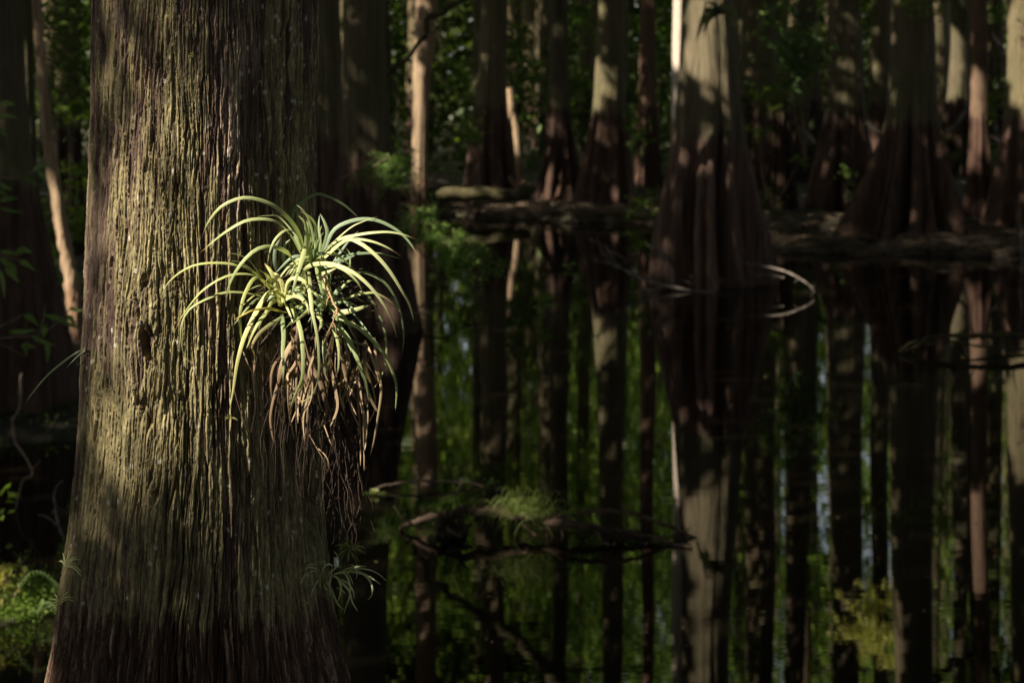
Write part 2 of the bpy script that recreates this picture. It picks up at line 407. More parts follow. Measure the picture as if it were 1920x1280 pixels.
# knot
kz = H - (640 - HY) / F * 4.93; ks = math.asin((312 - 380) / 213.0) * 0.275
kd_s, kd_z = (SS - ks), (ZZ - kz)
kn = np.exp(-(kd_s / 0.055) ** 2 - ((kd_z - 0.05) / 0.13) ** 2)
s1 = SS + 0.024 * fbm(SS * 5, ZZ * 1.1, 3, 3) + 0.0048 * fbm(SS * 30, ZZ * 7, 8, 3) + 0.0016 * fbm(SS * 130, ZZ * 40, 12, 3) - kn * 0.45 * kd_s
uA = s1 / 0.0105; vA = ZZ / 0.25 + 3 * vnoise(np.floor(uA), ZZ * 0 + 0.5, 91); dA, fA, idA, oyA = worley(uA, vA, 21)
uB = s1 / 0.0048; vB = ZZ / 0.12 + 3 * vnoise(np.floor(uB), ZZ * 0, 92); dB, fB, idB, oyB = worley(uB, vB, 33)
dC, fC, idC, oyC = worley((s1 + 0.0008 * fbm(SS * 300, ZZ * 90, 14, 2)) / 0.0026, ZZ / 0.035, 45)
rough_zone = 0.5 + 0.6 * sstep(-0.25, 0.3, fbm(SS * 4 + 2, ZZ * 2, 40, 3)) + 0.45 * np.exp(-((SS - 0.0) / 0.11) ** 2)
openc = 0.25 + 0.75 * sstep(-0.25, 0.25, fbm(SS * 22, ZZ * 5, 44, 3))
big = fbm(SS * 7, ZZ * 1.3, 60, 4)
hA = -0.0115 * (1 - sstep(0.02, 0.20, dA)) * openc + 0.0058 * (idA - 0.5) - 0.0034 * oyA
hB = -0.0030 * (1 - sstep(0.02, 0.3, dB)) * (0.3 + 0.7 * openc) + 0.0024 * (idB - 0.5) - 0.0013 * oyB
hC = 0.0019 * (idC - 0.5) - 0.0006 * (1 - sstep(0, 0.3, dC))
fine = 0.0013 * fbm(SS * 260, ZZ * 110, 71, 3)
flake = 0.0016 * fbm(SS * 90, ZZ * 18, 75, 4)
disp = (hA * rough_zone + hB * (0.5 + 0.5 * rough_zone) + hC + flake + fine + 0.009 * big + 0.010 * kn * fbm(SS * 70, ZZ * 45, 77, 4))
wetm = sstep(WM + 0.02, WM - 0.012, ZZ + 0.07 * fbm(s1 * 26, ZZ * 5, 51, 4) + 0.05 * (idA - 0.5))
disp += wetm * (0.004 * fbm(SS * 60, ZZ * 9, 53, 4) + 0.002 * fbm(SS * 180, ZZ * 70, 54, 3) - 0.003)
hole = np.exp(-((kd_s - 0.002 + 0.22 * (kd_z + 0.0)) / 0.0085) ** 2 - (kd_z / 0.046) ** 4)
disp += -0.05 * sstep(0.25, 0.8, hole) + 0.016 * kn
low = sstep(2.35, 1.2, ZZ)
disp += RR * low * (0.07 * np.cos(TH * 5 + 0.6) + 0.03 * np.cos(TH * 9 + 2.0)) * 0.55
hollow = np.exp(-((SS - 0.275 * math.asin((585 - 380) / 218.0)) / 0.035) ** 2 - ((ZZ - (H - (900 - HY) / F * 5.1)) / 0.17) ** 2)
disp += -0.045 * sstep(0.3, 0.9, hollow)
# masks: where moss, lichen and bare wood sit
mz = 1.05 * fbm(SS * 9, ZZ * 2.6, 81, 4) - 0.18 * sstep(-0.02, 0.14, SS) * sstep(2.9, 3.2, ZZ) + 0.75 * (idA - 0.5) + 0.5 * (idB - 0.5) + 0.30 * sstep(0.0, 0.3, dA) + 0.2 * (idC - 0.5) - 0.17 + 0.5 * sstep(3.0, 2.6, ZZ)
moss = np.clip(0.92 * sstep(-0.05, 0.36, mz + 0.1 * fbm(SS * 120, ZZ * 50, 82, 3)), 0, 1)
_, fL, idL, _o = worley(SS / 0.022 + 5, ZZ / 0.035, 95)
upright = sstep(-0.05, 0.25, SS) * sstep(2.95, 3.35, ZZ)
lich = sstep(0.30, 0.14, fL + 0.5 * np.abs(fbm(SS * 150, ZZ * 60, 99, 2))) * (idL > 0.88 - 0.30 * upright) * 0.85 * (1 - wetm)
tone = np.clip(0.42 + 0.5 * (idA - 0.5) + 0.42 * (idB - 0.5) + 0.55 * (idC - 0.5) + 0.35 * fbm(SS * 14, ZZ * 3, 84, 3), 0, 1)
tone = np.where((idA > 0.93) & (dA > 0.1) & (wetm < 0.5), np.clip(0.85 + 0.5 * (idC - 0.5), 0, 1), tone)
Rf = RR + disp
V = np.stack([CX + Rf * np.sin(TH), D0 - Rf * np.cos(TH), ZZ], -1).reshape(-1, 3)
nz, nt_ = TH.shape; ii = np.arange(nz - 1)[:, None]; jj = np.arange(nt_)[None]; kk = (jj + 1) % nt_
Q = np.stack([ii * nt_ + jj, ii * nt_ + kk, (ii + 1) * nt_ + kk, (ii + 1) * nt_ + jj], -1).reshape(-1, 4)
near_tree = tag(empty("cypress_tree", (float(near_axis(np.array([0.0]))[0][0]), D0, -0.4)),
                "huge near cypress in sharp focus with mossy furrowed bark carrying the large bromeliad", "tree")
mb = MB(); mb.add(V, Q, np.stack([moss, lich, tone, wetm], -1).reshape(-1, 4)); mb.build("trunk", M_near, near_tree)

# ------------------------------------------------------------------ cypress trees across the water
TREES = [dict(root=near_tree, x=float(near_axis(np.array([10.0]))[0][0]), y=D0, top=18.5)]
def trunk_mesh(prof, D, rs, flute=0.22, top_z=17.0, seg=96, r_top=0.55, lean=0.0, snag_z=None, flare=1.35):
    """prof: rows (photo y, left x, right x); continued to below the ground and up to the crown"""
    prof = np.array(sorted(prof), float)
    zs = H - (prof[:, 0] - HY) / F * D; cx = ((prof[:, 1] + prof[:, 2]) / 2 - 960) / F * D; R = (prof[:, 2] - prof[:, 1]) / 2 / F * D
    zs, cx, R = zs[::-1], cx[::-1], R[::-1]
    zb = -0.5
    zs = np.concatenate([[zb], zs, [top_z]]) if zs[0] > zb else np.concatenate([zs, [top_z]])
    if len(zs) == len(R) + 2:
        R = np.concatenate([[R[0] * (1 + (flare - 1) * min(1, zs[1] + 0.5))], R, [R[-1] * r_top]]); cx = np.concatenate([[cx[0]], cx, [cx[-1] + lean * (top_z - zs[-2])]])
    else:
        R = np.concatenate([R, [R[-1] * r_top]]); cx = np.concatenate([cx, [cx[-1] + lean * (top_z - zs[-2])]])
    end = snag_z if snag_z else top_z
    z = np.concatenate([np.arange(zb, min(4.5, end), 0.1), np.arange(min(4.5, end), end + 0.01, 0.45)]) if end > 5 else np.arange(zb, end, 0.05)
    def sm(v):
        return np.interp(z, zs, v)
    C, r = sm(cx), sm(R)
    k = np.hanning(9); k /= k.sum()
    r = np.convolve(np.pad(r, 4, mode='edge'), k, 'valid'); C = np.convolve(np.pad(C, 4, mode='edge'), k, 'valid')
    t = np.linspace(0, 2 * np.pi, seg, endpoint=False); T, Z = np.meshgrid(t, z)
    ph = rs.uniform(0, 6.28, 5)
    fl = 0.8 * (2 * np.abs(np.cos(3.5 * T * 8 / 7 + ph[0] + 0.2 * np.sin(Z))) - 1.2) + 0.4 * (2 * np.abs(np.cos(6.5 * T * 14 / 13 + ph[1])) - 1.2) + 0.25 * np.cos(3 * T + ph[2])
    a = flute * (0.05 + 0.95 * sstep(3.3, 0.5, Z))
    sd = int(rs.integers(1, 999))
    nz_ = 0.045 * np.clip(1 - (T - 3.1) ** 8 / 6000, 0, 1) * fbm(T * 14, Z * 0.6, sd + 9, 3) + 0.05 * fbm(T * 6, Z * 0.8, sd, 3) + 0.03 * fbm(T * 3, Z * 2.2, sd + 5, 3)
    rr = r[:, None] * (1 + a * (fl - 0.5) + nz_)
    wob = 0.03 * np.sin(z * 0.9 + ph[4]) * np.clip((z - 3) * 0.5, 0, 1)
    Vt = np.stack([C[:, None] + wob[:, None] + rr * np.cos(T), D + rr * np.sin(T), Z], -1)
    if snag_z:                                   # a ragged broken top
        Vt[-1, :, 2] += rs.uniform(-0.25, 0.35, seg)
    m_, s_ = T.shape; i = np.arange(m_ - 1)[:, None]; j = np.arange(s_)[None]; k2 = (j + 1) % s_
    Qt = np.stack([i * s_ + j, i * s_ + k2, (i + 1) * s_ + k2, (i + 1) * s_ + j], -1).reshape(-1, 4)
    return Vt.reshape(-1, 3), Qt, (C[-1], r[0])
def tree(label, prof, D, mat=None, name="cypress_tree", crown=True, **kw):
    rs = np.random.default_rng(abs(hash(tuple(map(tuple, prof)))) % 99999)
    Vt, Qt, info = trunk_mesh(prof, D, rs, **kw)
    base = max(prof)                             # lowest photo row
    root = tag(empty(name, ((base[1] + base[2]) / 2 / F * D - 960 / F * D, D, 0)), label, "tree")
    mb = MB(); mb.add(Vt, Qt); mb.build("trunk", mat or M_bark, root)
    if crown: TREES.append(dict(root=root, x=float(info[0]), y=D, top=kw.get("top_z", 17.0)))
    return root
R2 = tree("stout olive cypress right of the near trunk with wide black flared base in water",
     [(-400, 648, 716), (0, 645, 722), (150, 643, 726), (290, 638, 738), (400, 622, 752), (500, 608, 770), (600, 596, 788)], 28.0)
tree("olive cypress half hidden behind the near trunk's right edge", [(0, 560, 640), (200, 560, 642), (330, 556, 652), (480, 540, 672)], 34)
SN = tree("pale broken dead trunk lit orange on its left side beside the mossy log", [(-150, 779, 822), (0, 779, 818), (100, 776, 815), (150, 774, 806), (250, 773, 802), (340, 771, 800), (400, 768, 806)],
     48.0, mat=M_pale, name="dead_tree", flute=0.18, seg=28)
tree("dark flared cypress behind the right end of the mossy log", [(0, 900, 950), (150, 896, 950), (220, 888, 954), (300, 880, 962), (372, 868, 976)], 54)
tree("mid-grey cypress with slim pale prop roots at its foot", [(0, 1034, 1066), (150, 1028, 1066), (215, 1024, 1070), (300, 1018, 1082), (385, 1004, 1098)], 51.5)
tree("cypress with a golden patch of sun above its dark flared foot", [(0, 1124, 1170), (120, 1117, 1172), (215, 1110, 1174), (300, 1094, 1182), (398, 1072, 1196)], 49)
tree("slim reddish trunk left of the largest far cypress", [(0, 1200, 1228), (150, 1197, 1228), (300, 1190, 1236), (380, 1184, 1246)], 57, mat=M_red)
tree("white sunlit slim trunk hidden behind the left edge of the largest far cypress", [(0, 1258, 1290), (150, 1256, 1290), (300, 1252, 1296), (440, 1244, 1306)], 42.5, mat=M_pale, wm_=None) if False else None
WT = tree("white sunlit slim trunk peeping out behind the left edge of the largest far cypress", [(0, 1260, 1292), (150, 1260, 1292), (300, 1256, 1298), (440, 1250, 1306)], 42.5, mat=M_sunwhite, flute=0.1, seg=28)
BIG = tree("largest far cypress with sunlit upper left side and red-brown buttressed base on a debris islet",
     [(-500, 1290, 1362), (-200, 1284, 1366), (0, 1278, 1372), (100, 1274, 1382), (200, 1270, 1388), (265, 1266, 1392), (350, 1250, 1402), (430, 1236, 1414), (530, 1220, 1432)], 33.8, mat=M_big, flute=0.46, seg=144)
tree("olive trunk behind the right side of the largest far cypress", [(0, 1418, 1455), (150, 1418, 1455), (300, 1412, 1462), (390, 1404, 1470)], 55)
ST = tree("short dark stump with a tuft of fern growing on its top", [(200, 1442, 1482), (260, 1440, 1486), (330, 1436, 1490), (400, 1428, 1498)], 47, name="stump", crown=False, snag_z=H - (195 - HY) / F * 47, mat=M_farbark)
tree("broad brown cypress left of the double fluted cypress", [(0, 1556, 1618), (150, 1554, 1620), (210, 1550, 1624), (300, 1532, 1636), (400, 1512, 1654)], 48.5)
tree("narrow cypress with a faint sun patch between two broad cypresses", [(0, 1632, 1668), (150, 1630, 1668), (300, 1624, 1676), (370, 1616, 1684)], 56)
tree("double fluted cypress with olive upper trunk and very wide dark base, right bank",
     [(0, 1672, 1752), (150, 1668, 1756), (232, 1662, 1762), (320, 1640, 1778), (400, 1610, 1796), (460, 1582, 1812)], 40.5, flute=0.46, seg=144)
tree("cypress with a sunlit patch standing on forked prop roots at right", [(0, 1784, 1818), (100, 1782, 1818), (180, 1776, 1820), (250, 1766, 1826), (345, 1756, 1838)], 60)
tree("slim reddish trunk lit down its left side near the right edge", [(-300, 1826, 1854), (0, 1822, 1852), (150, 1820, 1852), (250, 1818, 1854), (340, 1812, 1860), (425, 1800, 1872)], 45, mat=M_red, flute=0.12)
tree("dark cypress cut off by the right edge of the photo with a flared foot", [(0, 1892, 1948), (150, 1888, 1950), (240, 1882, 1956), (320, 1870, 1970), (420, 1846, 1996)], 44)
tree("leftmost cypress with grey-brown flaring base, cut off by the photo's left edge",
     [(-400, -45, 36), (0, -45, 40), (200, -52, 50), (320, -62, 64), (420, -80, 82), (520, -110, 104), (640, -150, 126), (780, -190, 148)], 21.5, flute=0.2, seg=56)
tree("slim yellowish trunk standing behind the leftmost cypress", [(0, 32, 60), (200, 34, 64), (300, 36, 68), (500, 34, 80)], 32)
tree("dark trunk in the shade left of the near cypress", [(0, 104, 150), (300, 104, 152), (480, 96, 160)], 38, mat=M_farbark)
# slim leaning trunk with sun flecks
lean_root = tag(empty("leaning_tree", P(146, 600, 26)), "slim leaning trunk with pale sun flecks between the leftmost cypress and the near trunk", "tree")
mb = MB(); tube(mb, [P(62, -250, 26), P(70, 0, 26), P(78, 140, 26), P(90, 260, 26), P(104, 350, 26), P(116, 430, 26), P(132, 510, 26), P(140, 580, 26), P(150, 680, 26)],
     [0.04, 0.045, 0.06, 0.07, 0.075, 0.09, 0.09], 14, 90, 0.22); mb.build("trunk", M_pale, lean_root)
mb = MB(); c = P(62, -380, 26) + rng.normal(0, 0.8, (260, 3)); leaves(mb, c, 0.14); mb.build("crown", M_leaf, lean_root)

# ------------------------------------------------------------------ unseen trees added out of the frame so that their crowns shade the place
n_off = 0
for gxv in np.arange(-34, 30, 7.0):
    for gyv in np.arange(-16, 62, 7.0):
        X = gxv + rng.uniform(-2, 2); Y = gyv + rng.uniform(-2, 2)
        if Y > 2 and abs(X) < 0.30 * Y + 2.0: continue
        if Y <= 2 and abs(X) < 4.0 and Y > -6: continue
        if X > 8 and Y < 30 and rng.uniform() < 0.45: continue
        if in_gap(np.stack([np.full(40, X), np.full(40, Y), np.linspace(0, 19, 40)], 1), 0.75).any(): continue
        rad = rng.uniform(0.28, 0.5); mb = MB()
        hgt = rng.uniform(15, 19)
        tube(mb, [(X, Y, -0.6), (X, Y, 0.6), (X + 0.1, Y, 2.2), (X, Y + 0.1, 7), (X, Y, hgt)], [rad * 2.2, rad * 1.7, rad * 1.1, rad, rad * 0.5], 20, 30, 0.05)
        root = tag(empty("cypress_tree", (X, Y, 0)), "unseen tall cypress added outside the frame to shade the water", "tree", "added shade cypresses around the viewpoint")
        mb.build("trunk", M_farbark, root); TREES.append(dict(root=root, x=X, y=Y, top=hgt)); n_off += 1

# crowns: leaf sprays added for shade, holed for sun spots, each belonging to the nearest tree
N = 480000
C = np.stack([rng.uniform(-44, 36, N), rng.uniform(-30, 64, N), rng.uniform(13.2, 20.0, N)], 1)
clump = fbm(C[:, 0] * 0.45 + C[:, 2] * 0.3, C[:, 1] * 0.45, 301, 3)
C = C[clump > -0.55]
openR = (C[:, 0] > 8) & (C[:, 1] < 20); C = C[~(openR & (rng.uniform(size=len(C)) < 0.35))]
C = C[~((C[:, 0] > 1) & (C[:, 1] > 55) & (C[:, 2] < 16.5))]
C = C[~in_gap(C, 0.11)]
tx = np.array([t["x"] for t in TREES]); ty = np.array([t["y"] for t in TREES])
own = np.argmin((C[:, 0][:, None] - tx) ** 2 + (C[:, 1][:, None] - ty) ** 2, 1)
for k, t in enumerate(TREES):
    c = C[own == k]
    if len(c) < 20: continue
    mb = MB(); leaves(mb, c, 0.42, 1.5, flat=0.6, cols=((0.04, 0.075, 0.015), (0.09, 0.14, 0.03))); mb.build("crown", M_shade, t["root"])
    sel = c[rng.choice(len(c), min(9, len(c)), replace=False)]
    mb = MB()
    for e in sel:
        b0 = np.array([t["x"], t["y"], rng.uniform(t["top"] - 5.0, t["top"] - 1.0)])
        if b0[2] < 12: b0[2] = 12.5
        if in_gap(b0 + (e - b0) * np.linspace(0, 1, 14)[:, None], 0.2).any(): continue
        tube(mb, [b0, (b0 + e) / 2 + rng.normal(0, 0.3, 3) + (0, 0, 0.3), e], [0.09, 0.02], 6, 8)
    if mb.v: mb.build("limbs", M_farbark, t["root"])

# unseen sapling added left of the viewpoint, leaves placed to dapple the near trunk
n = 30000
C = np.stack([rng.uniform(-10.4, -6.0, n), rng.uniform(-1.0, 2.6, n), rng.uniform(6.6, 13.0, n)], 1)
tt = (C[:, 1] - 4.95) / S[1]; hit = C - S * tt[:, None]                    # where each leaf's shadow falls on the trunk's face
hx = 960 + F * hit[:, 0] / 4.95; hy = HY + (H - hit[:, 2]) * F / 4.95
dens = 0.05 + 0.65 * sstep(330, 60, hy) + 0.5 * sstep(240, 150, hx) + 1.6 * sstep(860, 1120, hy) + 0.4 * fbm(hx / 45, hy / 110, 611, 3)
free = ((hx - 590) / 230) ** 2 + ((hy - 590) / 290) ** 2 < 1
keep = (rng.uniform(size=n) < dens * 0.42) & ~free & (hx > -100) & (hx < 900) & (hy > -150) & (hy < 1500)
C = C[keep]
shade_sapling = tag(empty("sapling", (-8.2, 0.8, 0)), "unseen leafy sapling added left of the viewpoint to dapple the near trunk", "tree")
mb = MB(); leaves(mb, C, 0.12, 2.0, flat=0.2); mb.build("crown", M_shade, shade_sapling)
mb = MB(); tube(mb, [(-8.2, 0.8, -0.6), (-8.2, 0.8, 3), (-8.2, 0.85, 8), (-8.3, 0.9, 12.5)], [0.07, 0.05, 0.008], 8, 24)
for e in C[::160]: tube(mb, [(-8.2, 0.82, e[2] - 0.5), e], [0.008, 0.002], 5, 6)
mb.build("trunk", M_farbark, shade_sapling)

# ------------------------------------------------------------------ the far wood
FAR_CR = []
for v in range(4):
    rs = np.random.default_rng(70 + v); mb = MB()
    nclump = 36; cc = np.stack([rs.normal(0, 1.7, nclump), rs.normal(0, 1.7, nclump), np.where(np.arange(nclump) < 10, rs.uniform(16, 25, nclump), rs.uniform(7.0, 23, nclump))], 1)
    for q in cc:
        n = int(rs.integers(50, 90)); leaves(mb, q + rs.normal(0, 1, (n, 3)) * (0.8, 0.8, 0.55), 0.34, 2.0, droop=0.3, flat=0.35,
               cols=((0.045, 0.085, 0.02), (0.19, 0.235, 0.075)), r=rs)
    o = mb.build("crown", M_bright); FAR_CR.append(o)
FAR_TR = []
for v in range(3):
    rs = np.random.default_rng(170 + v); mb = MB(); r0 = 0.21
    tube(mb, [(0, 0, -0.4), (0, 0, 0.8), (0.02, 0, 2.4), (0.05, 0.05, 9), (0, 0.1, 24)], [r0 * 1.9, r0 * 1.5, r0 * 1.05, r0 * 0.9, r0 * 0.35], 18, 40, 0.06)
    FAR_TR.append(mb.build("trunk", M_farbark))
first = {}
spots = []
rs = np.random.default_rng(4)
while len(spots) < 120:
    Y = rs.uniform(59, 112); X = rs.uniform(-0.33, 0.36) * Y
    if all((X - a) ** 2 + (Y - b) ** 2 > 2.1 ** 2 for a, b in spots): spots.append((X, Y))
for k, (X, Y) in enumerate(spots):
    root = tag(empty("far_tree", (X, Y, float(ground_z(np.array([X]), np.array([Y]))[0]))), "slim dark trunk standing deep in the shaded wood beyond the water", "tree", "trees of the far wood")
    for src, pool in [(FAR_TR[k % 3], 't')] if (X > 3 and k % 5 > 1) else ((FAR_TR[k % 3], 't'), (FAR_CR[k % 4], 'c')):
        key = (pool, src.data.name)
        if key not in first: o = src; first[key] = 1
        else: o = src.copy(); COL.objects.link(o)
        o.parent = root
    root.rotation_euler = (rs.uniform(-0.02, 0.02), rs.uniform(-0.03, 0.03), rs.uniform(0, 6.28))
    sc_ = rs.uniform(0.7, 1.35); root.scale = (sc_, sc_, rs.uniform(0.9, 1.3))
# undergrowth massed between the far trunks, closing the view
mb = MB(); n = 42000
Y = rng.uniform(57, 125, n); X = rng.uniform(-0.42, 0.45, n) * Y; Zg = ground_z(X, Y)
hcl = 1.2 + 4.2 * np.clip(fbm(X * 0.35, Y * 0.2, 401, 3) + 0.35, 0, 1) + np.clip(Y - 90, 0, 40) * 0.12
c = np.stack([X, Y, Zg + hcl * rng.uniform(0, 1, n) ** 1.1], 1)
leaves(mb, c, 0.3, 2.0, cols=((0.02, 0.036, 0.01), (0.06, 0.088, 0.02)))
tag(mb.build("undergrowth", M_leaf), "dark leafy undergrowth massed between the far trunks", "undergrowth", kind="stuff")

mb = MB(); n = 42000
Y = rng.uniform(100, 126, n); X = rng.uniform(-0.42, 0.45, n) * Y; Z = rng.uniform(0, 1, n) * (8.5 + 3 * fbm(X * 0.3, Y * 0.3, 77, 2))
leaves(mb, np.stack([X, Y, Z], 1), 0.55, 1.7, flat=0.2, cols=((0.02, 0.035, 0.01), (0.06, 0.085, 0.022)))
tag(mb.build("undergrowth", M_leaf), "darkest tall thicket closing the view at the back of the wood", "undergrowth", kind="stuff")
mb = MB(); n = 220000
Y = rng.uniform(113, 140, n); X = rng.uniform(-0.45, 0.5, n) * Y; Z = rng.uniform(0, 1, n) ** 0.85 * 42
ok = fbm(X * 0.3, Z * 0.4, 511, 3) > np.where(Z < 20, -2.0, np.where(X > 4, 0.10, -0.75))
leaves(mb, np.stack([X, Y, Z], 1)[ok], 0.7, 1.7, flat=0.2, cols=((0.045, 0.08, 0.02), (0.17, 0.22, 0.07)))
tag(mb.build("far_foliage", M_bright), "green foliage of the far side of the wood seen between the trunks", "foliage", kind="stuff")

# ------------------------------------------------------------------ bromeliad on the near trunk
LW = 0.75
def zc(pts, ox=300, oy=340, k=3.764): return [(ox + a / k, oy + b / k) for a, b in pts]
def z3(pts): return zc(pts, 400, 600, 4.5725)
def leaf3d(pts, d0, dm, d1):
    """photo points to a path whose distance swings from d0 by way of dm to d1, kept off the trunk"""
    n = len(pts); out = []
    for i, (x, y) in enumerate(pts):
        t = i / max(1, n - 1); D = 4.99 + (1 - t) ** 2 * d0 + 2 * t * (1 - t) * dm + t * t * d1
        fd = near_front_D(x, y)
        if fd is not None: D = min(D, fd - 0.022)
        out.append(P(x, y, D))
    return out
brom = tag(empty("bromeliad", P(575, 600, 5.05)), "large spiky bromeliad with arching yellow-green leaves growing on the side of the near cypress", "bromeliad")
G1, G2, G3, GB = (0.33, 0.365, 0.16), (0.52, 0.52, 0.27), (0.23, 0.285, 0.15), (0.25, 0.31, 0.22)
BR, BR2 = (0.14, 0.092, 0.064), (0.33, 0.245, 0.17)
UP = [  # upper rosette
 ([(1020,520),(965,340),(830,190),(680,125),(560,120),(430,180),(340,290),(295,400)],46,G1,G2,0,-.2,-.1),
 ([(1000,520),(920,380),(830,290),(720,265),(600,280),(480,345),(380,420),(290,498)],48,G2,G1,0,-.25,-.1),
 ([(990,420),(850,260),(760,243),(680,250)],16,G2,G2,0,0,0),
 ([(1010,470),(960,370),(890,345),(820,400),(780,480),(758,590)],36,G2,G2,-.05,-.3,-.2),
 ([(990,640),(940,560),(880,490),(780,460),(680,480),(590,560),(520,660),(480,760),(470,840)],48,G2,G1,-.05,-.35,-.2),
 ([(1000,480),(935,330),(955,190),(1090,92),(1180,105),(1290,160),(1405,258)],42,G3,G3,.02,.08,.1),
 ([(1070,520),(1080,400),(1050,270),(1000,195),(960,165)],34,G1,G2,0,-.05,-.05),
 ([(1110,500),(1110,400),(1085,285),(1020,225),(975,212)],30,G1,G2,0,-.05,-.1),
 ([(1020,560),(1035,420),(1025,300),(975,240)],48,G2,G1,-.03,-.06,-.06),
 ([(1050,560),(1060,430),(1050,330),(1035,275)],50,G1,G1,-.03,-.05,-.04),
 ([(1140,520),(1180,380),(1165,300),(1130,228)],44,G3,G3,0,0,.02),
 ([(1120,520),(1130,420),(1120,320),(1125,240)],30,G1,GB,0,0,.02),
 ([(1160,480),(1225,345),(1330,285),(1450,265),(1560,285),(1680,350),(1760,430),(1820,522)],42,GB,G3,0,0,-.02),
 ([(1200,450),(1340,330),(1430,285),(1540,247)],18,G2,G2,0,-.05,0),
 ([(1150,500),(1260,412),(1380,380),(1500,362),(1620,358),(1730,380),(1813,412)],36,G2,G2,0,-.1,-.05),
 ([(1150,540),(1280,435),(1380,408),(1500,425),(1610,470),(1707,532)],34,G2,G2,-.03,-.15,-.1),
 ([(1160,540),(1310,415),(1400,430),(1510,510),(1610,620),(1700,760),(1760,870),(1795,992)],40,G2,G2,-.05,-.22,-.1),
 ([(1160,620),(1300,530),(1430,508),(1560,512),(1692,544)],32,GB,G3,.03,.05,.05),
 ([(1020,480),(1000,560),(960,690),(928,815)],48,G2,G1,-.1,-.22,-.2),
 ([(1000,680),(1040,605),(1130,580),(1240,590),(1360,640),(1470,730),(1560,840),(1630,960),(1672,1105)],42,G2,G2,-.06,-.3,-.2),
 ([(1160,600),(1240,600),(1320,640),(1400,720),(1440,810)],30,G2,G1,-.04,-.15,-.1),
 ([(1230,680),(1400,640),(1500,660),(1600,730),(1670,840),(1710,980),(1720,1120),(1702,1255)],30,G3,G3,.02,.02,.05),
 ([(830,640),(810,560),(815,470),(850,400)],42,GB,GB,.02,.0,.02),
 ([(900,640),(870,540),(880,450),(920,410)],44,GB,G3,.03,.02,.02),
 ([(1200,620),(1260,520),(1340,410),(1400,350)],30,GB,GB,.06,.08,.1),
 ([(1210,600),(1290,560),(1370,520),(1410,490)],36,GB,GB,.05,.06,.08),
]
LF = [  # left rosette
 ([(810,790),(740,720),(650,630),(540,590),(400,575),(250,590),(130,650),(40,740),(6,835)],30,G1,G1,0,-.2,-.05),
 ([(800,770),(740,710),(650,660),(530,655),(420,690),(300,770),(220,860),(150,960),(108,1050)],30,G1,G1,0,-.25,-.05),
 ([(810,830),(710,810),(590,785),(450,785),(330,830),(220,890),(160,980),(145,1090),(170,1220),(218,1282)],30,G1,G3,0,-.25,-.05),
 ([(790,740),(680,680),(610,770),(570,900),(565,1020),(578,1160)],40,G1,G1,-.05,-.3,-.15),
 ([(820,760),(760,790),(690,900),(640,1000),(590,1110),(545,1280),(520,1450),(495,1590)],48,G2,G2,-.08,-.3,-.1),
 ([(780,900),(720,960),(660,1060),(610,1180)],40,G3,G1,-.03,-.12,-.08),
 ([(900,930),(860,918),(770,898),(660,908),(590,940),(525,976)],34,(.38,.36,.08),(.36,.30,.08),-.05,-.25,-.2),
 ([(850,870),(830,760),(790,650),(735,572)],62,G2,G1,-.05,-.1,-.06),
 ([(860,860),(870,760),(840,680),(800,640)],60,G2,G2,-.06,-.1,-.08),
 ([(850,880),(900,740),(950,640),(990,590)],40,G2,G1,-.05,-.1,-.1),
 ([(880,800),(900,710),(960,680),(1030,720),(1065,850)],40,G2,G2,-.08,-.2,-.16),
 ([(740,720),(640,570),(560,520),(472,503)],12,G2,G3,0,-.05,0),
 ([(760,720),(620,600),(540,565),(463,565)],13,G2,G3,0,-.08,0),
 ([(780,690),(670,640),(600,612),(563,592)],20,BR,BR,-.02,-.1,-.1),
 ([(760,820),(740,740),(770,660)],26,BR,BR,-.05,-.12,-.1),
 ([(860,960),(740,1040),(680,1100),(650,1170),(672,1232)],44,G3,BR2,-.04,-.2,-.15),
]
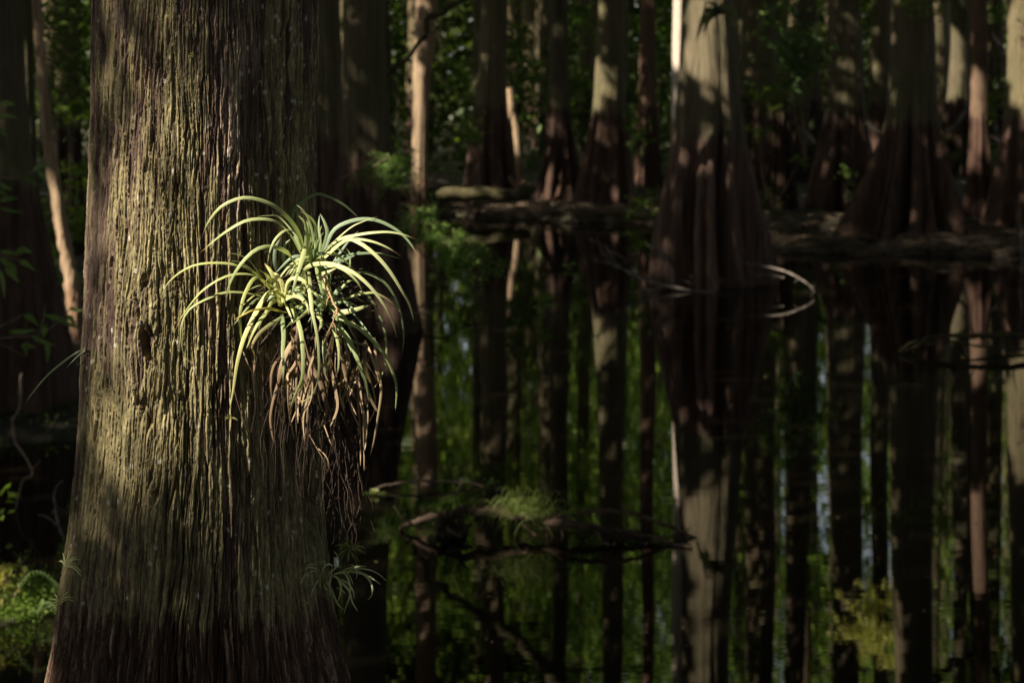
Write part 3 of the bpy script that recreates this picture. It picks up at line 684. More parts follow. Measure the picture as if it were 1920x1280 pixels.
CR = [  # lower right rosette and the drooping front leaves
 ([(920,860),(970,980),(1000,1100),(1010,1280),(1000,1400),(960,1490),(905,1640)],42,G1,G1,-.05,-.25,-.12),
 ([(1060,900),(990,960),(918,1015)],38,G2,G1,-.1,-.25,-.22),
 ([(940,690),(1010,700),(1050,760),(1070,900),(1110,1100),(1122,1290),(1110,1420),(1060,1520),(970,1570)],30,G2,G2,-.08,-.35,-.15),
 ([(940,740),(1010,830),(1070,930),(1112,1090)],38,GB,G3,-.06,-.25,-.18),
 ([(1050,640),(1065,780),(1075,900),(1070,1070)],34,G1,G2,-.06,-.25,-.2),
 ([(860,940),(872,1080),(866,1200),(872,1330),(868,1410)],44,G3,G1,-.03,-.18,-.15),
 ([(860,850),(950,808),(1030,860),(1050,940)],42,G2,(.42,.38,.18),-.06,-.2,-.2),
 ([(1220,960),(1270,930),(1380,905),(1500,865)],58,G2,G2,-.05,-.14,-.1),
 ([(1220,960),(1300,985),(1400,1030),(1500,1120),(1590,1230),(1640,1340),(1670,1460),(1660,1630)],42,G1,G1,-.03,-.12,-.02),
 ([(1260,860),(1420,780),(1500,850),(1570,1000),(1597,1150),(1590,1290),(1550,1400),(1495,1475)],26,G3,G1,0,0,.02),
 ([(1220,1000),(1290,1060),(1350,1150),(1400,1280),(1455,1430),(1475,1560)],48,G3,G1,-.03,-.2,-.1),
 ([(1200,1000),(1240,1080),(1262,1200),(1255,1340),(1225,1385)],34,G1,G2,-.05,-.22,-.18),
 ([(1105,600),(1130,720),(1155,830)],48,G1,G3,-.03,-.12,-.12),
 ([(1130,650),(1180,640),(1250,610)],40,G2,G2,-.05,-.12,-.1),
 ([(1230,900),(1330,820),(1480,785),(1550,800),(1640,860),(1712,955)],28,G1,(.34,.27,.14),0,-.05,0),
 ([(1200,880),(1260,780),(1340,700),(1430,720)],30,G1,G1,0,-.05,0),
 ([(1180,900),(1230,860),(1320,850),(1420,900)],36,G3,G3,0,-.1,-.05),
 ([(1180,1060),(1160,1150),(1165,1280),(1175,1400)],46,G3,GB,-.02,-.1,-.08),
 ([(1230,1040),(1330,1110),(1420,1150),(1480,1180)],34,G3,BR,0,-.05,.02),
 ([(1110,930),(1140,990),(1120,1060)],46,G2,G1,-.1,-.2,-.2),
 ([(1180,850),(1320,660),(1340,520),(1310,470)],28,G3,G1,.05,.08,.08),
 ([(1010,780),(1000,740),(1030,690),(1020,640)],44,G2,G1,-.05,-.1,-.1),
]
def rosette(name, L, extra_root, n_extra, br):
    mb = MB()
    for pts, w, c0, c1, d0, dm, d1 in L:
        nx = rng.uniform(-0.4, 0.4)
        strip(mb, leaf3d(zc(pts), d0, dm, d1), w / 3.764 * 0.00128 * LW, 22, (nx, -1, rng.uniform(0.25, 0.9)), 0.42, c0, c1,
              brown_tip=(rng.uniform(0.05, 0.14) if rng.uniform() < br else 0.025))
    rx, ry = extra_root
    for k in range(n_extra):                     # short inner leaves filling the heart
        a = rng.uniform(-2.6, 2.6); ln = rng.uniform(60, 330)
        p1 = (rx + math.sin(a) * ln * 0.5, ry - math.cos(a) * ln * 0.5 - 20); p2 = (rx + math.sin(a) * ln, ry - math.cos(a) * ln + abs(math.sin(a)) * ln * 0.4)
        strip(mb, leaf3d(zc([(rx, ry), p1, p2]), 0, rng.uniform(-.1, .08), rng.uniform(-.12, .1)), rng.uniform(13, 34) / 3.764 * 0.00128, 14,
              (rng.uniform(-.5, .5), -1, 0.5), 0.45, [G1, G2, G3, GB][k % 4])
    return mb.build(name, M_brom, brom)
rosette("leaf_rosette", UP, (1080, 560), 30, 0.35)
rosette("leaf_rosette", LF, (835, 830), 22, 0.4)
rosette("leaf_rosette", CR, (1180, 900), 44, 0.6)
mb = MB()
DEAD = [([(600,400),(560,520),(520,650),(490,800),(490,900),(520,1040),(572,1082)],26), ([(590,280),(510,410),(492,560),(512,720)],22),
 ([(720,130),(640,250),(590,370),(565,470),(545,600)],50), ([(790,330),(900,500),(950,650),(972,780),(920,922)],44), ([(650,380),(640,600),(650,780),(696,1037)],18),
 ([(715,400),(710,600),(712,980)],18), ([(1240,480),(1280,750),(1290,950),(1292,1290)],20), ([(1380,150),(1400,400),(1440,600),(1400,900),(1370,1070),(1340,1165)],26),
 ([(1300,170),(1360,320),(1410,480),(1440,610)],22), ([(1310,640),(1325,830),(1308,1025)],14), ([(310,250),(310,150),(350,40)],22), ([(345,350),(350,430),(338,525)],16),
 ([(255,270),(300,380),(335,450)],10), ([(180,470),(185,620),(285,945)],9), ([(760,540),(740,600),(640,805)],14), ([(660,120),(720,60),(700,200),(600,380)],30),
 ([(1050,30),(1000,110),(930,220)],20), ([(820,980),(900,1120),(950,1220),(940,1290)],8), ([(900,1100),(960,1160),(990,1230),(985,1300)],8), ([(950,900),(1010,1060),(1060,1110)],10)]
for pts, w in DEAD:
    strip(mb, leaf3d(z3(pts), -.04, -.1, -.06), w / 4.57 * 0.00128, 18, (rng.uniform(-.6, .6), -1, 0.2), 0.5, BR if rng.uniform() < .6 else BR2, BR2 if rng.uniform() < .4 else BR, taper=0.4)
for k in range(66):
    x0 = rng.uniform(590, 1330); y0 = rng.uniform(60, 420); ln = rng.uniform(260, 760) * (1.0 if k % 4 else 1.25)
    dx = rng.normal(0, 55) + (x0 - 960) * 0.06; bow = rng.normal(0, 55)
    pts = [(x0, y0), (x0 + bow * 0.7, y0 + ln * 0.35), (x0 + dx * .6 + bow, y0 + ln * 0.7), (x0 + dx, y0 + ln)]
    d = rng.uniform(-.12, .08); f = rng.uniform(0.5, 1.3)
    strip(mb, leaf3d(z3(pts), d, d + rng.uniform(-.05, .05), d + rng.uniform(-.04, .04)), rng.uniform(9, 42) / 4.57 * 0.00128, 14, (rng.uniform(-1.4, 1.4), -1, 0.1), 0.15,
          tuple(np.array(BR) * f), tuple(np.array(BR2) * f), taper=0.35)
mb.build("dead_leaves", M_dead, brom)
mb = MB()                                        # tangle of fibres and roots on the trunk's side
for k in range(170):
    x0 = rng.normal(585, 36); y0 = rng.uniform(560, 760) + abs(x0 - 590) * 0.3; ln = rng.uniform(60, 260)
    pts = [(x0, y0)]
    for q in range(4): pts.append((pts[-1][0] + rng.normal(0, 9) + (4 if x0 > 600 else 0), pts[-1][1] + ln / 4))
    d = rng.uniform(-.02, .12)
    tube(mb, leaf3d(pts, d, d, d), [0.0010, 0.0005], 4, 10)
for k in range(170):                              # a dense heart of old leaf bases
    a = rng.uniform(0, 6.28); x0 = 585 + 75 * math.cos(a) * rng.uniform() ** .5; y0 = 560 + 60 * math.sin(a) * rng.uniform() ** .5
    pts = [(x0, y0), (x0 + rng.normal(0, 22), y0 + rng.normal(8, 18)), (x0 + rng.normal(0, 40), y0 + rng.normal(14, 26))]
    d = rng.uniform(-.02, .12); tube(mb, leaf3d(pts, d, d, d), [0.0035, 0.0012], 5, 6)
for k in range(26):                               # long threads trailing below
    x0 = rng.uniform(610, 690); y0 = rng.uniform(780, 860); pts = [(x0, y0)]
    for q in range(5): pts.append((pts[-1][0] + rng.normal(0, 8) - 1, pts[-1][1] + rng.uniform(22, 44)))
    tube(mb, leaf3d(pts, .03, .04, .06), [0.0016, 0.0008], 4, 14)
mb.build("root_mass", M_fibre, brom)
mb = MB()
tube(mb, leaf3d(zc([(1150,660),(1185,760),(1230,870),(1250,905),(1225,985),(1180,1080),(1150,1160)]), -.1, -.28, -.2), [0.0022, 0.0022, 0.0012], 6, 26, 0.35)
for a, b_ in ((0.2, 1), (0.35, -1), (0.5, 1), (0.62, -1), (0.75, 1)):
    pp = smooth_path(leaf3d(zc([(1150,660),(1185,760),(1230,870),(1250,905),(1225,985),(1180,1080),(1150,1160)]), -.1, -.28, -.2), 30)[int(a * 29)]
    tube(mb, [pp, pp + np.array([0.006 * b_, -.004, -.008]), pp + np.array([0.008 * b_, -.006, -.022])], [0.0022, 0.0005], 5, 6)
mb.build("seed_stalk", wood("dry_stalk", (0.24, 0.13, 0.07), (0.42, 0.26, 0.16), 90), brom)

# ------------------------------------------------------------------ smaller air plants on the near trunk
def air_plant(label, px, pts_list, w, d, cols=((0.24, 0.25, 0.11), (0.34, 0.33, 0.17)), root=None):
    root = tag(empty("air_plant", P(px[0], px[1], D0 + d)), label, "air plant")
    mb = MB()
    for pts in pts_list:
        dd = d + rng.uniform(-.02, .0)
        p3 = []
        for i, (x, y) in enumerate(pts):
            D = D0 + dd - 0.05 * math.sin(i / max(1, len(pts) - 1) * 2.5) * rng.uniform(0.5, 1.2)
            fd = near_front_D(x, y)
            if fd is not None: D = min(D, fd - 0.034)
            p3.append(P(x, y, D))
        t = rng.uniform(); c = np.array(cols[0]) * (1 - t) + np.array(cols[1]) * t
        strip(mb, p3, w * rng.uniform(0.7, 1.15), 16, (rng.uniform(-.4, .4), -1, 0.5), 0.45, np.minimum(c * 2.3, 0.66))
    mb.build("leaves", M_brom, root); return root
def zs(pts): return zc(pts, 500, 980, 7.11)
AP = [[(850,650),(880,570),(830,545),(760,590),(725,700),(715,830),(750,990)], [(740,670),(690,570),(620,545),(550,565),(520,610),(530,650)], [(730,650),(640,600),(560,590),(525,625)],
 [(700,690),(650,640),(580,650),(500,710),(460,800)], [(720,720),(660,800),(610,900),(598,985)], [(870,650),(850,760),(840,850),(850,960)], [(880,700),(950,740),(990,850),(975,970),(930,1070)],
 [(900,680),(1020,660),(1080,730),(1115,850),(1100,1000),(1060,1100),(1030,1210)], [(1000,650),(1060,650),(1110,710),(1160,830)], [(1010,640),(1100,600),(1220,580),(1330,575)],
 [(1080,640),(1180,610),(1300,610),(1420,640),(1520,700),(1600,775)], [(1080,650),(1200,655),(1320,690),(1440,760),(1520,820)], [(1200,640),(1310,690),(1380,780),(1410,880),(1390,980),(1340,1025)],
 [(960,760),(1060,850),(1110,930),(1140,1050),(1215,1175)], [(980,750),(1080,800),(1150,900),(1165,1010)], [(930,860),(1000,890),(1065,955)], [(740,800),(780,860),(830,905)],
 [(780,760),(860,880),(910,1000),(950,1080),(1040,1170)], [(820,680),(950,580),(1000,600)], [(900,380),(940,430),(955,500)], [(720,430),(765,520),(765,600)], [(1085,560),(1150,565),(1205,650),(1190,750)],
 [(780,740),(830,800),(850,900),(830,980)]]
ap = air_plant("curly pale green air plant at the near trunk's lower right edge below a white peg", (625, 1075), [zs(p) for p in AP], 0.0058, -0.05, ((0.2, 0.195, 0.11), (0.3, 0.28, 0.17)))
mb = MB(); tube(mb, [P(631, 1062, 5.14), P(630.5, 1045, 5.14)], [0.006, 0.0065, 0.006], 10, 6)
mb.v[-1][-10:, 2] += np.array([0, 1, 3, 2, 0, -2, 0, 2, 3, 1]) * 0.0006
tag(mb.build("peg", M_white), "small white broken peg standing above the curly air plant", "peg")
def tuft(label, x, y, n, ln, spread, d, w, cols, up=1.0):
    pl = []
    for k in range(n):
        a = np.clip(rng.normal(0, spread * 0.5), -spread, spread); L = ln * rng.uniform(0.5, 1.1)
        pl.append([(x + rng.normal(0, 2), y + rng.normal(0, 2)), (x + math.sin(a) * L * .55, y - math.cos(a) * L * .55 * up), (x + math.sin(a) * L, y - math.cos(a) * L * up + abs(math.sin(a)) * L * 0.35)])
    return air_plant(label, (x, y), pl, w, d, cols)
tuft("dark green spiky air plant hanging among trailing roots beside the near trunk", 655, 1030, 44, 30, 3.1, 0.0, 0.0022, ((0.09, 0.11, 0.035), (0.2, 0.2, 0.08)))
tuft("pale spiky air plant sticking out of the near trunk's left edge above another one", 124, 1060, 15, 36, 1.9, 0.0, 0.0045, ((0.26, 0.26, 0.14), (0.36, 0.34, 0.2)))
tuft("yellowish spiky air plant on the near trunk's left edge, the lower of two", 112, 1130, 18, 34, 2.0, 0.0, 0.0038, ((0.24, 0.24, 0.1), (0.32, 0.3, 0.14)))
tuft("tiny star-shaped seedling on the bark near the top of the near trunk", 355, 105, 12, 16, 3.1, -0.27, 0.0016, ((0.11, 0.1, 0.04), (0.14, 0.125, 0.05)))
tuft("tiny star-shaped seedling on the bark left of the hanging dead leaves", 432, 784, 12, 14, 3.1, -0.27, 0.0016, ((0.11, 0.1, 0.04), (0.14, 0.125, 0.05)))
air_plant("two long blades jutting left from the middle of the near trunk", (158, 655), [[(160, 652), (132, 668), (90, 702), (62, 735), (50, 752)], [(160, 656), (145, 668), (124, 690)]], 0.008, 0.02, ((0.24, 0.26, 0.17), (0.22, 0.24, 0.12)))

# ------------------------------------------------------------------ fallen branches, logs and knees
def branch(name, label, cat, parts, mat, loc, sub=None, seg=8):
    root = tag(empty(name, loc), label, cat)
    for pname, tubes_ in parts:
        mb = MB()
        for pts, r in tubes_:
            tube(mb, [P(*p) for p in pts], r, seg, max(14, 9 * len(pts)), 0.25 if name != 'fallen_log' else 0.08, jit=0.45 if name != 'fallen_log' else 0.12)
            if len(pts) > 4 and name != "fallen_log":            # snapped side twigs
                w_ = smooth_path([P(*p) for p in pts], 40); rm = float(np.mean(r))
                for q in rng.integers(3, 37, 7):
                    d = rng.normal(0, 1, 3) * (1, 0.5, 0.7); d /= np.linalg.norm(d); L_ = rm * rng.uniform(4, 14)
                    tube(mb, [w_[q], w_[q] + d * L_ * 0.5, w_[q] + d * L_ + rng.normal(0, 0.2, 3) * L_], [rm * 0.4, rm * 0.15], 5, 7, 0.1, jit=0.5)
        mb.build(pname, mat, root)
    return root
branch("fallen_branch", "dark arched fallen branch lying in the water with a grass tuft on it", "branch", [
    ("bough", [([(742, 998, 16.25), (755, 989, 16.2), (800, 970, 16.15), (850, 961, 16.1), (910, 960, 16.1), (970, 968, 16.1), (1020, 978, 16.05), (1080, 985, 15.95), (1150, 995, 15.9), (1230, 1008, 15.8), (1298, 1026, 15.6)], [0.012, 0.026, 0.03, 0.038, 0.036, 0.03, 0.024, 0.02, 0.016, 0.01])]),
    ("side_branch", [([(1030, 978, 16.05), (1060, 966, 16.0), (1100, 960, 16.0), (1180, 959, 16.0), (1225, 975, 16.0), (1270, 993, 16.0), (1308, 1008, 15.95)], [0.02, 0.018, 0.015, 0.014, 0.01])]),
    ("twig", [([(838, 990, 15.9), (850, 998, 15.85), (866, 1006, 15.8)], [0.012, 0.014, 0.01])]), ("twig", [([(1150, 995, 15.9), (1162, 1010, 15.85), (1168, 1022, 15.85)], [0.008, 0.005])]), ("twig", [([(1050, 985, 16.0), (1055, 1002, 16), (1052, 1015, 15.95)], [0.008, 0.005])]),
    ], M_wetlog, P(900, 994, 16.2))
branch("stick", "thin bowed stick across the water behind the dark arched branch", "stick", [
    ("stem", [([(692, 925, 17.6), (715, 912, 17.7), (760, 903, 17.75), (830, 902, 17.8), (885, 906, 17.85), (912, 914, 17.85)], [0.007, 0.01, 0.011, 0.01, 0.007])])], M_twig, P(800, 911, 17.8))
branch("stick", "thin dark twig low over the water left of the sunlit fallen boughs", "stick", [
    ("stem", [([(780, 575, 29), (830, 570, 29), (870, 590, 29), (905, 610, 28.6), (900, 625, 28)], [0.012, 0.015, 0.012, 0.008])])], M_wetlog, P(850, 600, 29))
branch("fallen_branch", "tangle of bare grey branches fanning left from the debris islet", "branch", [
    ("bough", [([(1112, 486, 33), (1160, 500, 33), (1215, 528, 32.8), (1285, 542, 32.6), (1340, 548, 32.4)], [0.008, 0.016, 0.024, 0.022, 0.014])]),
    ("twig", [([(1108, 450, 33), (1135, 462, 33), (1152, 492, 33), (1185, 512, 33), (1240, 535, 32.7)], [0.010, 0.016, 0.02, 0.02])]),
    ("twig", [([(1120, 445, 33), (1128, 470, 33), (1146, 495, 33)], [0.008, 0.014])]),
    ("twig", [([(1215, 458, 32.8), (1240, 476, 32.8), (1258, 505, 32.7), (1262, 535, 32.7)], [0.012, 0.018, 0.02])]),
    ("twig", [([(1150, 562, 32.3), (1185, 548, 32.5), (1230, 543, 32.6)], [0.010, 0.014, 0.014])]),
    ("twig", [([(1140, 470, 33.2), (1165, 480, 33), (1172, 490, 33)], [0.010, 0.012])])], M_greylog, P(1230, 545, 32.7))
branch("fallen_branch", "single pale branch arching to the right from the debris islet", "branch", [
    ("bough", [([(1375, 490, 33), (1420, 496, 32.8), (1470, 508, 32.5), (1505, 525, 32.3), (1526, 545, 32.1), (1518, 556, 32.0)], [0.006, 0.012, 0.017, 0.013, 0.009, 0.006])]),
    ("twig", [([(1380, 525, 32.8), (1430, 515, 32.7), (1470, 520, 32.6)], [0.008, 0.012])])], M_greylog, P(1450, 545, 32.5))
branch("fallen_branch", "long mossy branch reaching in over the water from the right edge", "branch", [
    ("bough", [([(1682, 662, 25.85), (1700, 648, 25.9), (1740, 634, 26), (1800, 628, 26), (1870, 630, 26), (1990, 626, 26.2)], [0.012, 0.022, 0.03, 0.036, 0.04, 0.045])]),
    ("side_branch", [([(1684, 661, 25.85), (1730, 646, 25.9), (1780, 640, 25.9), (1850, 650, 25.9), (1990, 656, 26)], [0.01, 0.016, 0.018, 0.02])]),
    ("twig", [([(1800, 634, 26), (1810, 645, 25.9), (1812, 655, 25.8)], [0.012, 0.008])]), ("twig", [([(1840, 632, 26), (1850, 650, 25.6), (1880, 662, 25.5)], [0.014, 0.008])])], M_moss, P(1800, 660, 25.9))
branch("stick", "pale bent twig rising at the right edge above the mossy branch", "stick", [
    ("stem", [([(1862, 478, 36), (1890, 490, 36), (1905, 520, 36), (1918, 542, 35.5), (1930, 560, 34)], [0.010, 0.022, 0.025, 0.02]), ([(1912, 395, 36), (1916, 450, 36), (1917, 540, 35.6)], [0.01, 0.016, 0.02])])], M_greylog, P(1905, 500, 36))
lg = branch("fallen_log", "mossy log lying along the bank behind the pale dead trunk", "log", [
    ("stem", [([(735, 366, 48), (800, 365, 48.1), (870, 364, 48.2), (940, 364, 48.3), (992, 363, 48.4)], [0.15, 0.16, 0.155, 0.14, 0.11])])], M_moss, P(860, 385, 49.3), seg=16)
branch("fallen_log", "dark forked log in the bottom left corner under the ferns", "log", [
    ("stem", [([(-40, 1205, 13.2), (0, 1210, 13.2), (40, 1204, 13.2), (88, 1207, 13.2), (120, 1215, 13.1)], [0.03, 0.03, 0.026, 0.02, 0.012])]),
    ("side_branch", [([(-20, 1208, 13.1), (10, 1216, 13.1), (30, 1232, 13.0), (45, 1240, 12.7)], [0.026, 0.022, 0.016, 0.01])])], M_wetlog, P(40, 1212, 13.2))
# mossy bough crossing high above the water: its far length shows only in the reflection
branch("bough_tree", "slanting mossy bough crossing in front of the pale dead trunk at the top", "branch", [
    ("bough", [([(690, 190, 31.5), (726, 150, 31.5), (748, 122, 31.5), (772, 98, 31.5), (795, 60, 31.5), (830, 20, 31.5), (875, -2, 31.5), (940, -50, 31.5), (1000, -110, 31.5), (1060, -160, 31.5), (1150, -240, 31.5), (1300, -380, 31.5)], [0.03, 0.035, 0.05, 0.065, 0.09, 0.12, 0.125, 0.13, 0.14])]),
    ("twig", [([(795, 60, 31.5), (812, 62, 31.4), (830, 48, 31.3)], [0.014, 0.006]), ([(1000, -110, 31.5), (1040, -100, 31.4), (1090, -130, 31.3)], [0.02, 0.006])])], M_moss, P(800, 60, 31.5))
root = tag(empty("debris_raft", P(1220, 1012, 15.9)), "tangle of dark twigs and roots caught under the dark arched branch", "debris")
mb = MB()
for k in range(170):
    u = rng.uniform(); x = 1090 + 200 * u; y = 990 + 26 * u + rng.uniform(-4, 14); p = P(x, y, 15.9 + rng.uniform(-.12, .12)); p[2] = max(p[2], 0.004)
    d = rng.normal(0, 1, 3) * (1, .6, .45); d *= rng.uniform(0.03, 0.12) / np.linalg.norm(d)
    tube(mb, [p - d, p + rng.normal(0, .012, 3), p + d], [0.002, 0.004, 0.0015], 5, 6)
mb.build("twigs", M_fibre, root); mb = MB()
for k in range(90):                              # matted black stump end at the left
    x = 850 + float(np.clip(rng.normal(0, 16), -26, 26)); p = P(x, 985 + rng.normal(0, 10), 16.05 + rng.uniform(-.1, .1)); p[2] = max(p[2], 0.0)
    d = rng.normal(0, 1, 3) * (.5, .4, 1); d *= rng.uniform(0.05, 0.1) / np.linalg.norm(d); tube(mb, [p - d, p, p + d], [0.004, 0.008, 0.003], 5, 5)
tube(mb, [P(815, 992, 16.1), P(850, 986, 16.05), P(885, 984, 16.0)], [0.012, 0.02, 0.012], 7, 10, 0.2)
mb.build("roots", M_fibre, root)
# pale prop roots and knees
for lab, pts, r in (("slim pale prop root leaning left at the foot of the mid-grey cypress", [(1036, 268, 50.5), (1022, 310, 50.4), (1006, 372, 50.2)], [0.06, 0.07, 0.08]),
                    ("pale prop root with a knob in the middle of the foot of the mid-grey cypress", [(1042, 288, 50.3), (1034, 320, 50.2), (1027, 376, 50)], [0.05, 0.10, 0.09]),
                    ("short thin prop root at the right of the mid-grey cypress foot", [(1052, 320, 50.3), (1048, 350, 50.2), (1046, 376, 50)], [0.04, 0.06, 0.06])):
    mb = MB(); tube(mb, [P(*p) for p in pts], r, 10, 20, 0.08); tag(mb.build("cypress_knee", M_red), lab, "root")
mb = MB(); tube(mb, [P(956, 165, 56), P(957, 210, 56), P(948, 235, 56), P(946, 268, 56)], [0.10, 0.13, 0.1, 0.06], 10, 20, 0.1); tube(mb, [P(958, 210, 56), P(967, 235, 56), P(970, 270, 56), P(974, 330, 56), P(976, 365, 56)], [0.11, 0.09, 0.06, 0.08], 10, 20, 0.1)
tag(mb.build("snag", M_pale), "small pale forked snag between the dark flared cypress and the mid-grey one", "dead wood")
mb = MB(); tube(mb, [P(955, 330, 53), P(965, 345, 53), P(972, 348, 53), P(985, 338, 53)], [0.05, 0.07, 0.07, 0.04], 8, 16, 0.2); tube(mb, [P(970, 348, 53), P(972, 372, 53)], [0.07, 0.07], 8, 6)
tag(mb.build("snag", M_pale), "small antler-shaped stub above the right end of the mossy log", "dead wood")
for lab, pts in (("thin dead stick leaning against the slim reddish trunk near the right edge", [(1858, 65, 50), (1880, 95, 50), (1890, 150, 50), (1896, 180, 50), (1892, 220, 50)]),
                 ("pale stick slanting behind the slim reddish trunk at the right", [(1768, 256, 50), (1790, 235, 50), (1812, 205, 50), (1808, 190, 50)]),
                 ("short pale stick stuck out right of the slim reddish trunk", [(1856, 255, 46), (1890, 275, 46)]),
                 ("yellowish dead limb slanting beside the fern-topped stump", [(1496, 238, 49), (1515, 252, 49), (1530, 268, 49)]),
                 ("small pale stick at the foot between the two broad right-hand cypresses", [(1622, 228, 46), (1652, 250, 46)])):
    mb = MB(); tube(mb, [P(*p) for p in pts], [0.04, 0.05, 0.035], 6, 16, 0.15); tag(mb.build("stick", M_greylog), lab, "stick")
# litter of sticks and flakes along the banks
mb = MB(); n = 4200
px = rng.uniform(640, 1990, n); Y = bank_D(px) + np.abs(rng.normal(0, 2.6, n)) + 0.1; X = (px - 960) / F * Y; Z = ground_z(X, Y)
ok = Z > -0.05
for x, y, z in list(zip(X[ok], Y[ok], Z[ok]))[:1700]:
    a = rng.uniform(-0.6, 0.6) if rng.uniform() < .7 else rng.uniform(0, 3.1); L = rng.uniform(0.15, 0.9)
    d = np.array([math.cos(a), math.sin(a), rng.normal(0, 0.08)]) * L / 2
    p = np.array([x, y, z + rng.uniform(0.01, 0.07)]); tube(mb, [p - d, p + rng.normal(0, 0.04, 3), p + d], [0.004, 0.009, 0.003], 5, 5)
tag(mb.build("stick_litter", M_twig), "litter of small sticks washed up along the far bank", "sticks", kind="stuff")
mb = MB(); isl = []
for k in range(520):
    x, y = P(rng.normal(1350, 62), 530, 33.8)[0], 33.0 + rng.normal(0, 0.5); z = float(ground_z(np.array([x]), np.array([y]))[0])
    if z < -0.12: continue
    a = rng.normal(0, 0.5); L = rng.uniform(0.1, 0.6); d = np.array([math.cos(a), math.sin(a), rng.normal(0, 0.12)]) * L / 2
    p = np.array([x, y, max(z, 0) + rng.uniform(0.01, 0.1)]); tube(mb, [p - d, p + rng.normal(0, 0.04, 3), p + d], [0.003, 0.008, 0.003], 5, 5)
tag(mb.build("twig_litter", M_twig), "mat of twigs and debris around the foot of the largest far cypress", "sticks", kind="stuff")
mb = MB(); n = 9000
px = rng.uniform(640, 1990, n); Y = bank_D(px) + np.abs(rng.normal(0, 5, n)) - 0.2; X = (px - 960) / F * Y; Z = ground_z(X, Y); ok = Z > -0.08
leaves(mb, np.stack([X, Y, Z + 0.02], 1)[ok], 0.13, 1.8, flat=0.8, cols=((0.05, 0.034, 0.024), (0.19, 0.13, 0.09)))
tag(mb.build("leaf_litter", M_dead), "dead brown leaves strewn over the far bank", "leaf litter", kind="stuff")

# ------------------------------------------------------------------ living undergrowth: shrubs, sprigs, ferns
SH = ((0.06, 0.11, 0.022), (0.13, 0.19, 0.04))
def shrub(name, label, cat, blobs, D, size, stems=None, cols=SH, aspect=2.4, droop=0.2, mat=None, base=None):
    """blobs: (x, y, rx, ry, count) in photo pixels at distance D"""
    bx, by = base or (blobs[0][0], blobs[0][1] + 40)
    root = tag(empty(name, P(bx, by, D)), label, cat)
    mb = MB(); k = D / F
    for (x, y, rx, ry, n) in blobs:
        sub = max(2, n // 9); cc = np.stack([rng.normal(0, rx * 0.5, sub), rng.normal(0, 1, sub) * rx * 0.5, rng.normal(0, ry * 0.5, sub)], 1) * k
        c = P(x, y, D) + cc[rng.integers(0, sub, n)] + rng.normal(0, size * 0.8, (n, 3))
        leaves(mb, c, size, aspect, droop=droop, flat=0.4, cols=cols)
    mb.build("foliage", mat or M_leaf, root)
    mb = MB()
    for (x, y, rx, ry, n) in blobs:
        tube(mb, [P(bx, by, D), P((bx + x) / 2 + rng.normal(0, 6), (by + y) / 2, D), P(x, y, D)], [0.0009 * D * 0.5, 0.0003 * D * 0.5], 5, 8)
    for s in (stems or []): tube(mb, [P(a, b, D) for a, b in s], [0.0006 * D * .5, 0.0003 * D * .5], 5, 12)
    mb.build("stem", M_twig, root)
    return root
shrub("shrub", "leafy green shrub behind the bank between the dark flared and mid-grey cypresses", "shrub", [(960, 60, 40, 40, 130), (985, 130, 40, 40, 150), (950, 150, 30, 30, 90), (995, 200, 26, 16, 60)], 57, 0.26, base=(975, 340))
shrub("shrub", "leafy shrub behind the sun-patched cypress", "shrub", [(1085, 50, 30, 40, 100), (1080, 140, 25, 40, 110), (1062, 205, 14, 12, 40)], 58, 0.26, base=(1085, 330))
shrub("shrub", "small drooping green sprig left of the largest far cypress", "shrub", [(1190, 240, 22, 20, 46), (1205, 260, 12, 10, 20)], 45, 0.2, base=(1180, 390))
shrub("shrub", "leafy shrub behind the far cypress with green sprays up to the frame's top", "shrub", [(1240, 30, 26, 40, 90), (1235, 100, 20, 30, 70)], 62, 0.26, base=(1236, 330))
shrub("shrub", "bluish green leafy shrub over the fern-topped stump", "shrub", [(1470, 30, 30, 26, 90), (1500, 75, 36, 26, 110), (1475, 120, 34, 24, 90), (1530, 110, 26, 30, 80), (1490, 150, 34, 18, 70)], 44, 0.22, base=(1510, 300), cols=((0.06, 0.11, 0.04), (0.13, 0.19, 0.07)))
fern_top = shrub("fern", "tuft of fern growing on top of the short dark stump", "fern", [(1455, 185, 38, 14, 130), (1440, 172, 20, 10, 50), (1480, 178, 20, 10, 50)], 46.8, 0.16, base=(1460, 198), aspect=4)
shrub("shrub", "low green plants at the water's edge right of the sun-patched cypress", "shrub", [(1195, 388, 30, 14, 60), (1220, 395, 20, 10, 40), (1180, 405, 20, 8, 30)], 46, 0.16, base=(1200, 410))
shrub("shrub", "bright green sprigs hanging at the top right", "shrub", [(1720, 5, 20, 12, 40), (1765, 15, 22, 14, 40), (1630, 15, 12, 10, 24)], 38, 0.17, base=(1700, -60))
shrub("seedling", "small bright seedling at the foot of the broad brown cypress", "seedling", [(1585, 325, 12, 10, 24), (1598, 362, 14, 9, 24)], 46, 0.14, base=(1584, 385))
shrub("seedling", "low seedlings on the dark bank right of the debris islet", "seedling", [(1440, 372, 26, 8, 40), (1500, 300, 14, 12, 24), (1425, 255, 18, 12, 40), (1560, 425, 20, 6, 24)], 46, 0.15, base=(1450, 392))
shrub("shrub", "shrub tangled behind the slim reddish trunk at the right edge", "shrub", [(1860, 20, 18, 26, 60), (1865, 200, 20, 30, 70), (1870, 290, 22, 16, 50)], 55, 0.24, base=(1866, 330))
shrub("shrub", "shrub above the left end of the mossy log", "shrub", [(745, 290, 30, 14, 70), (870, 262, 24, 12, 46), (725, 330, 20, 14, 46), (885, 240, 20, 14, 40)], 46, 0.19, base=(770, 385))
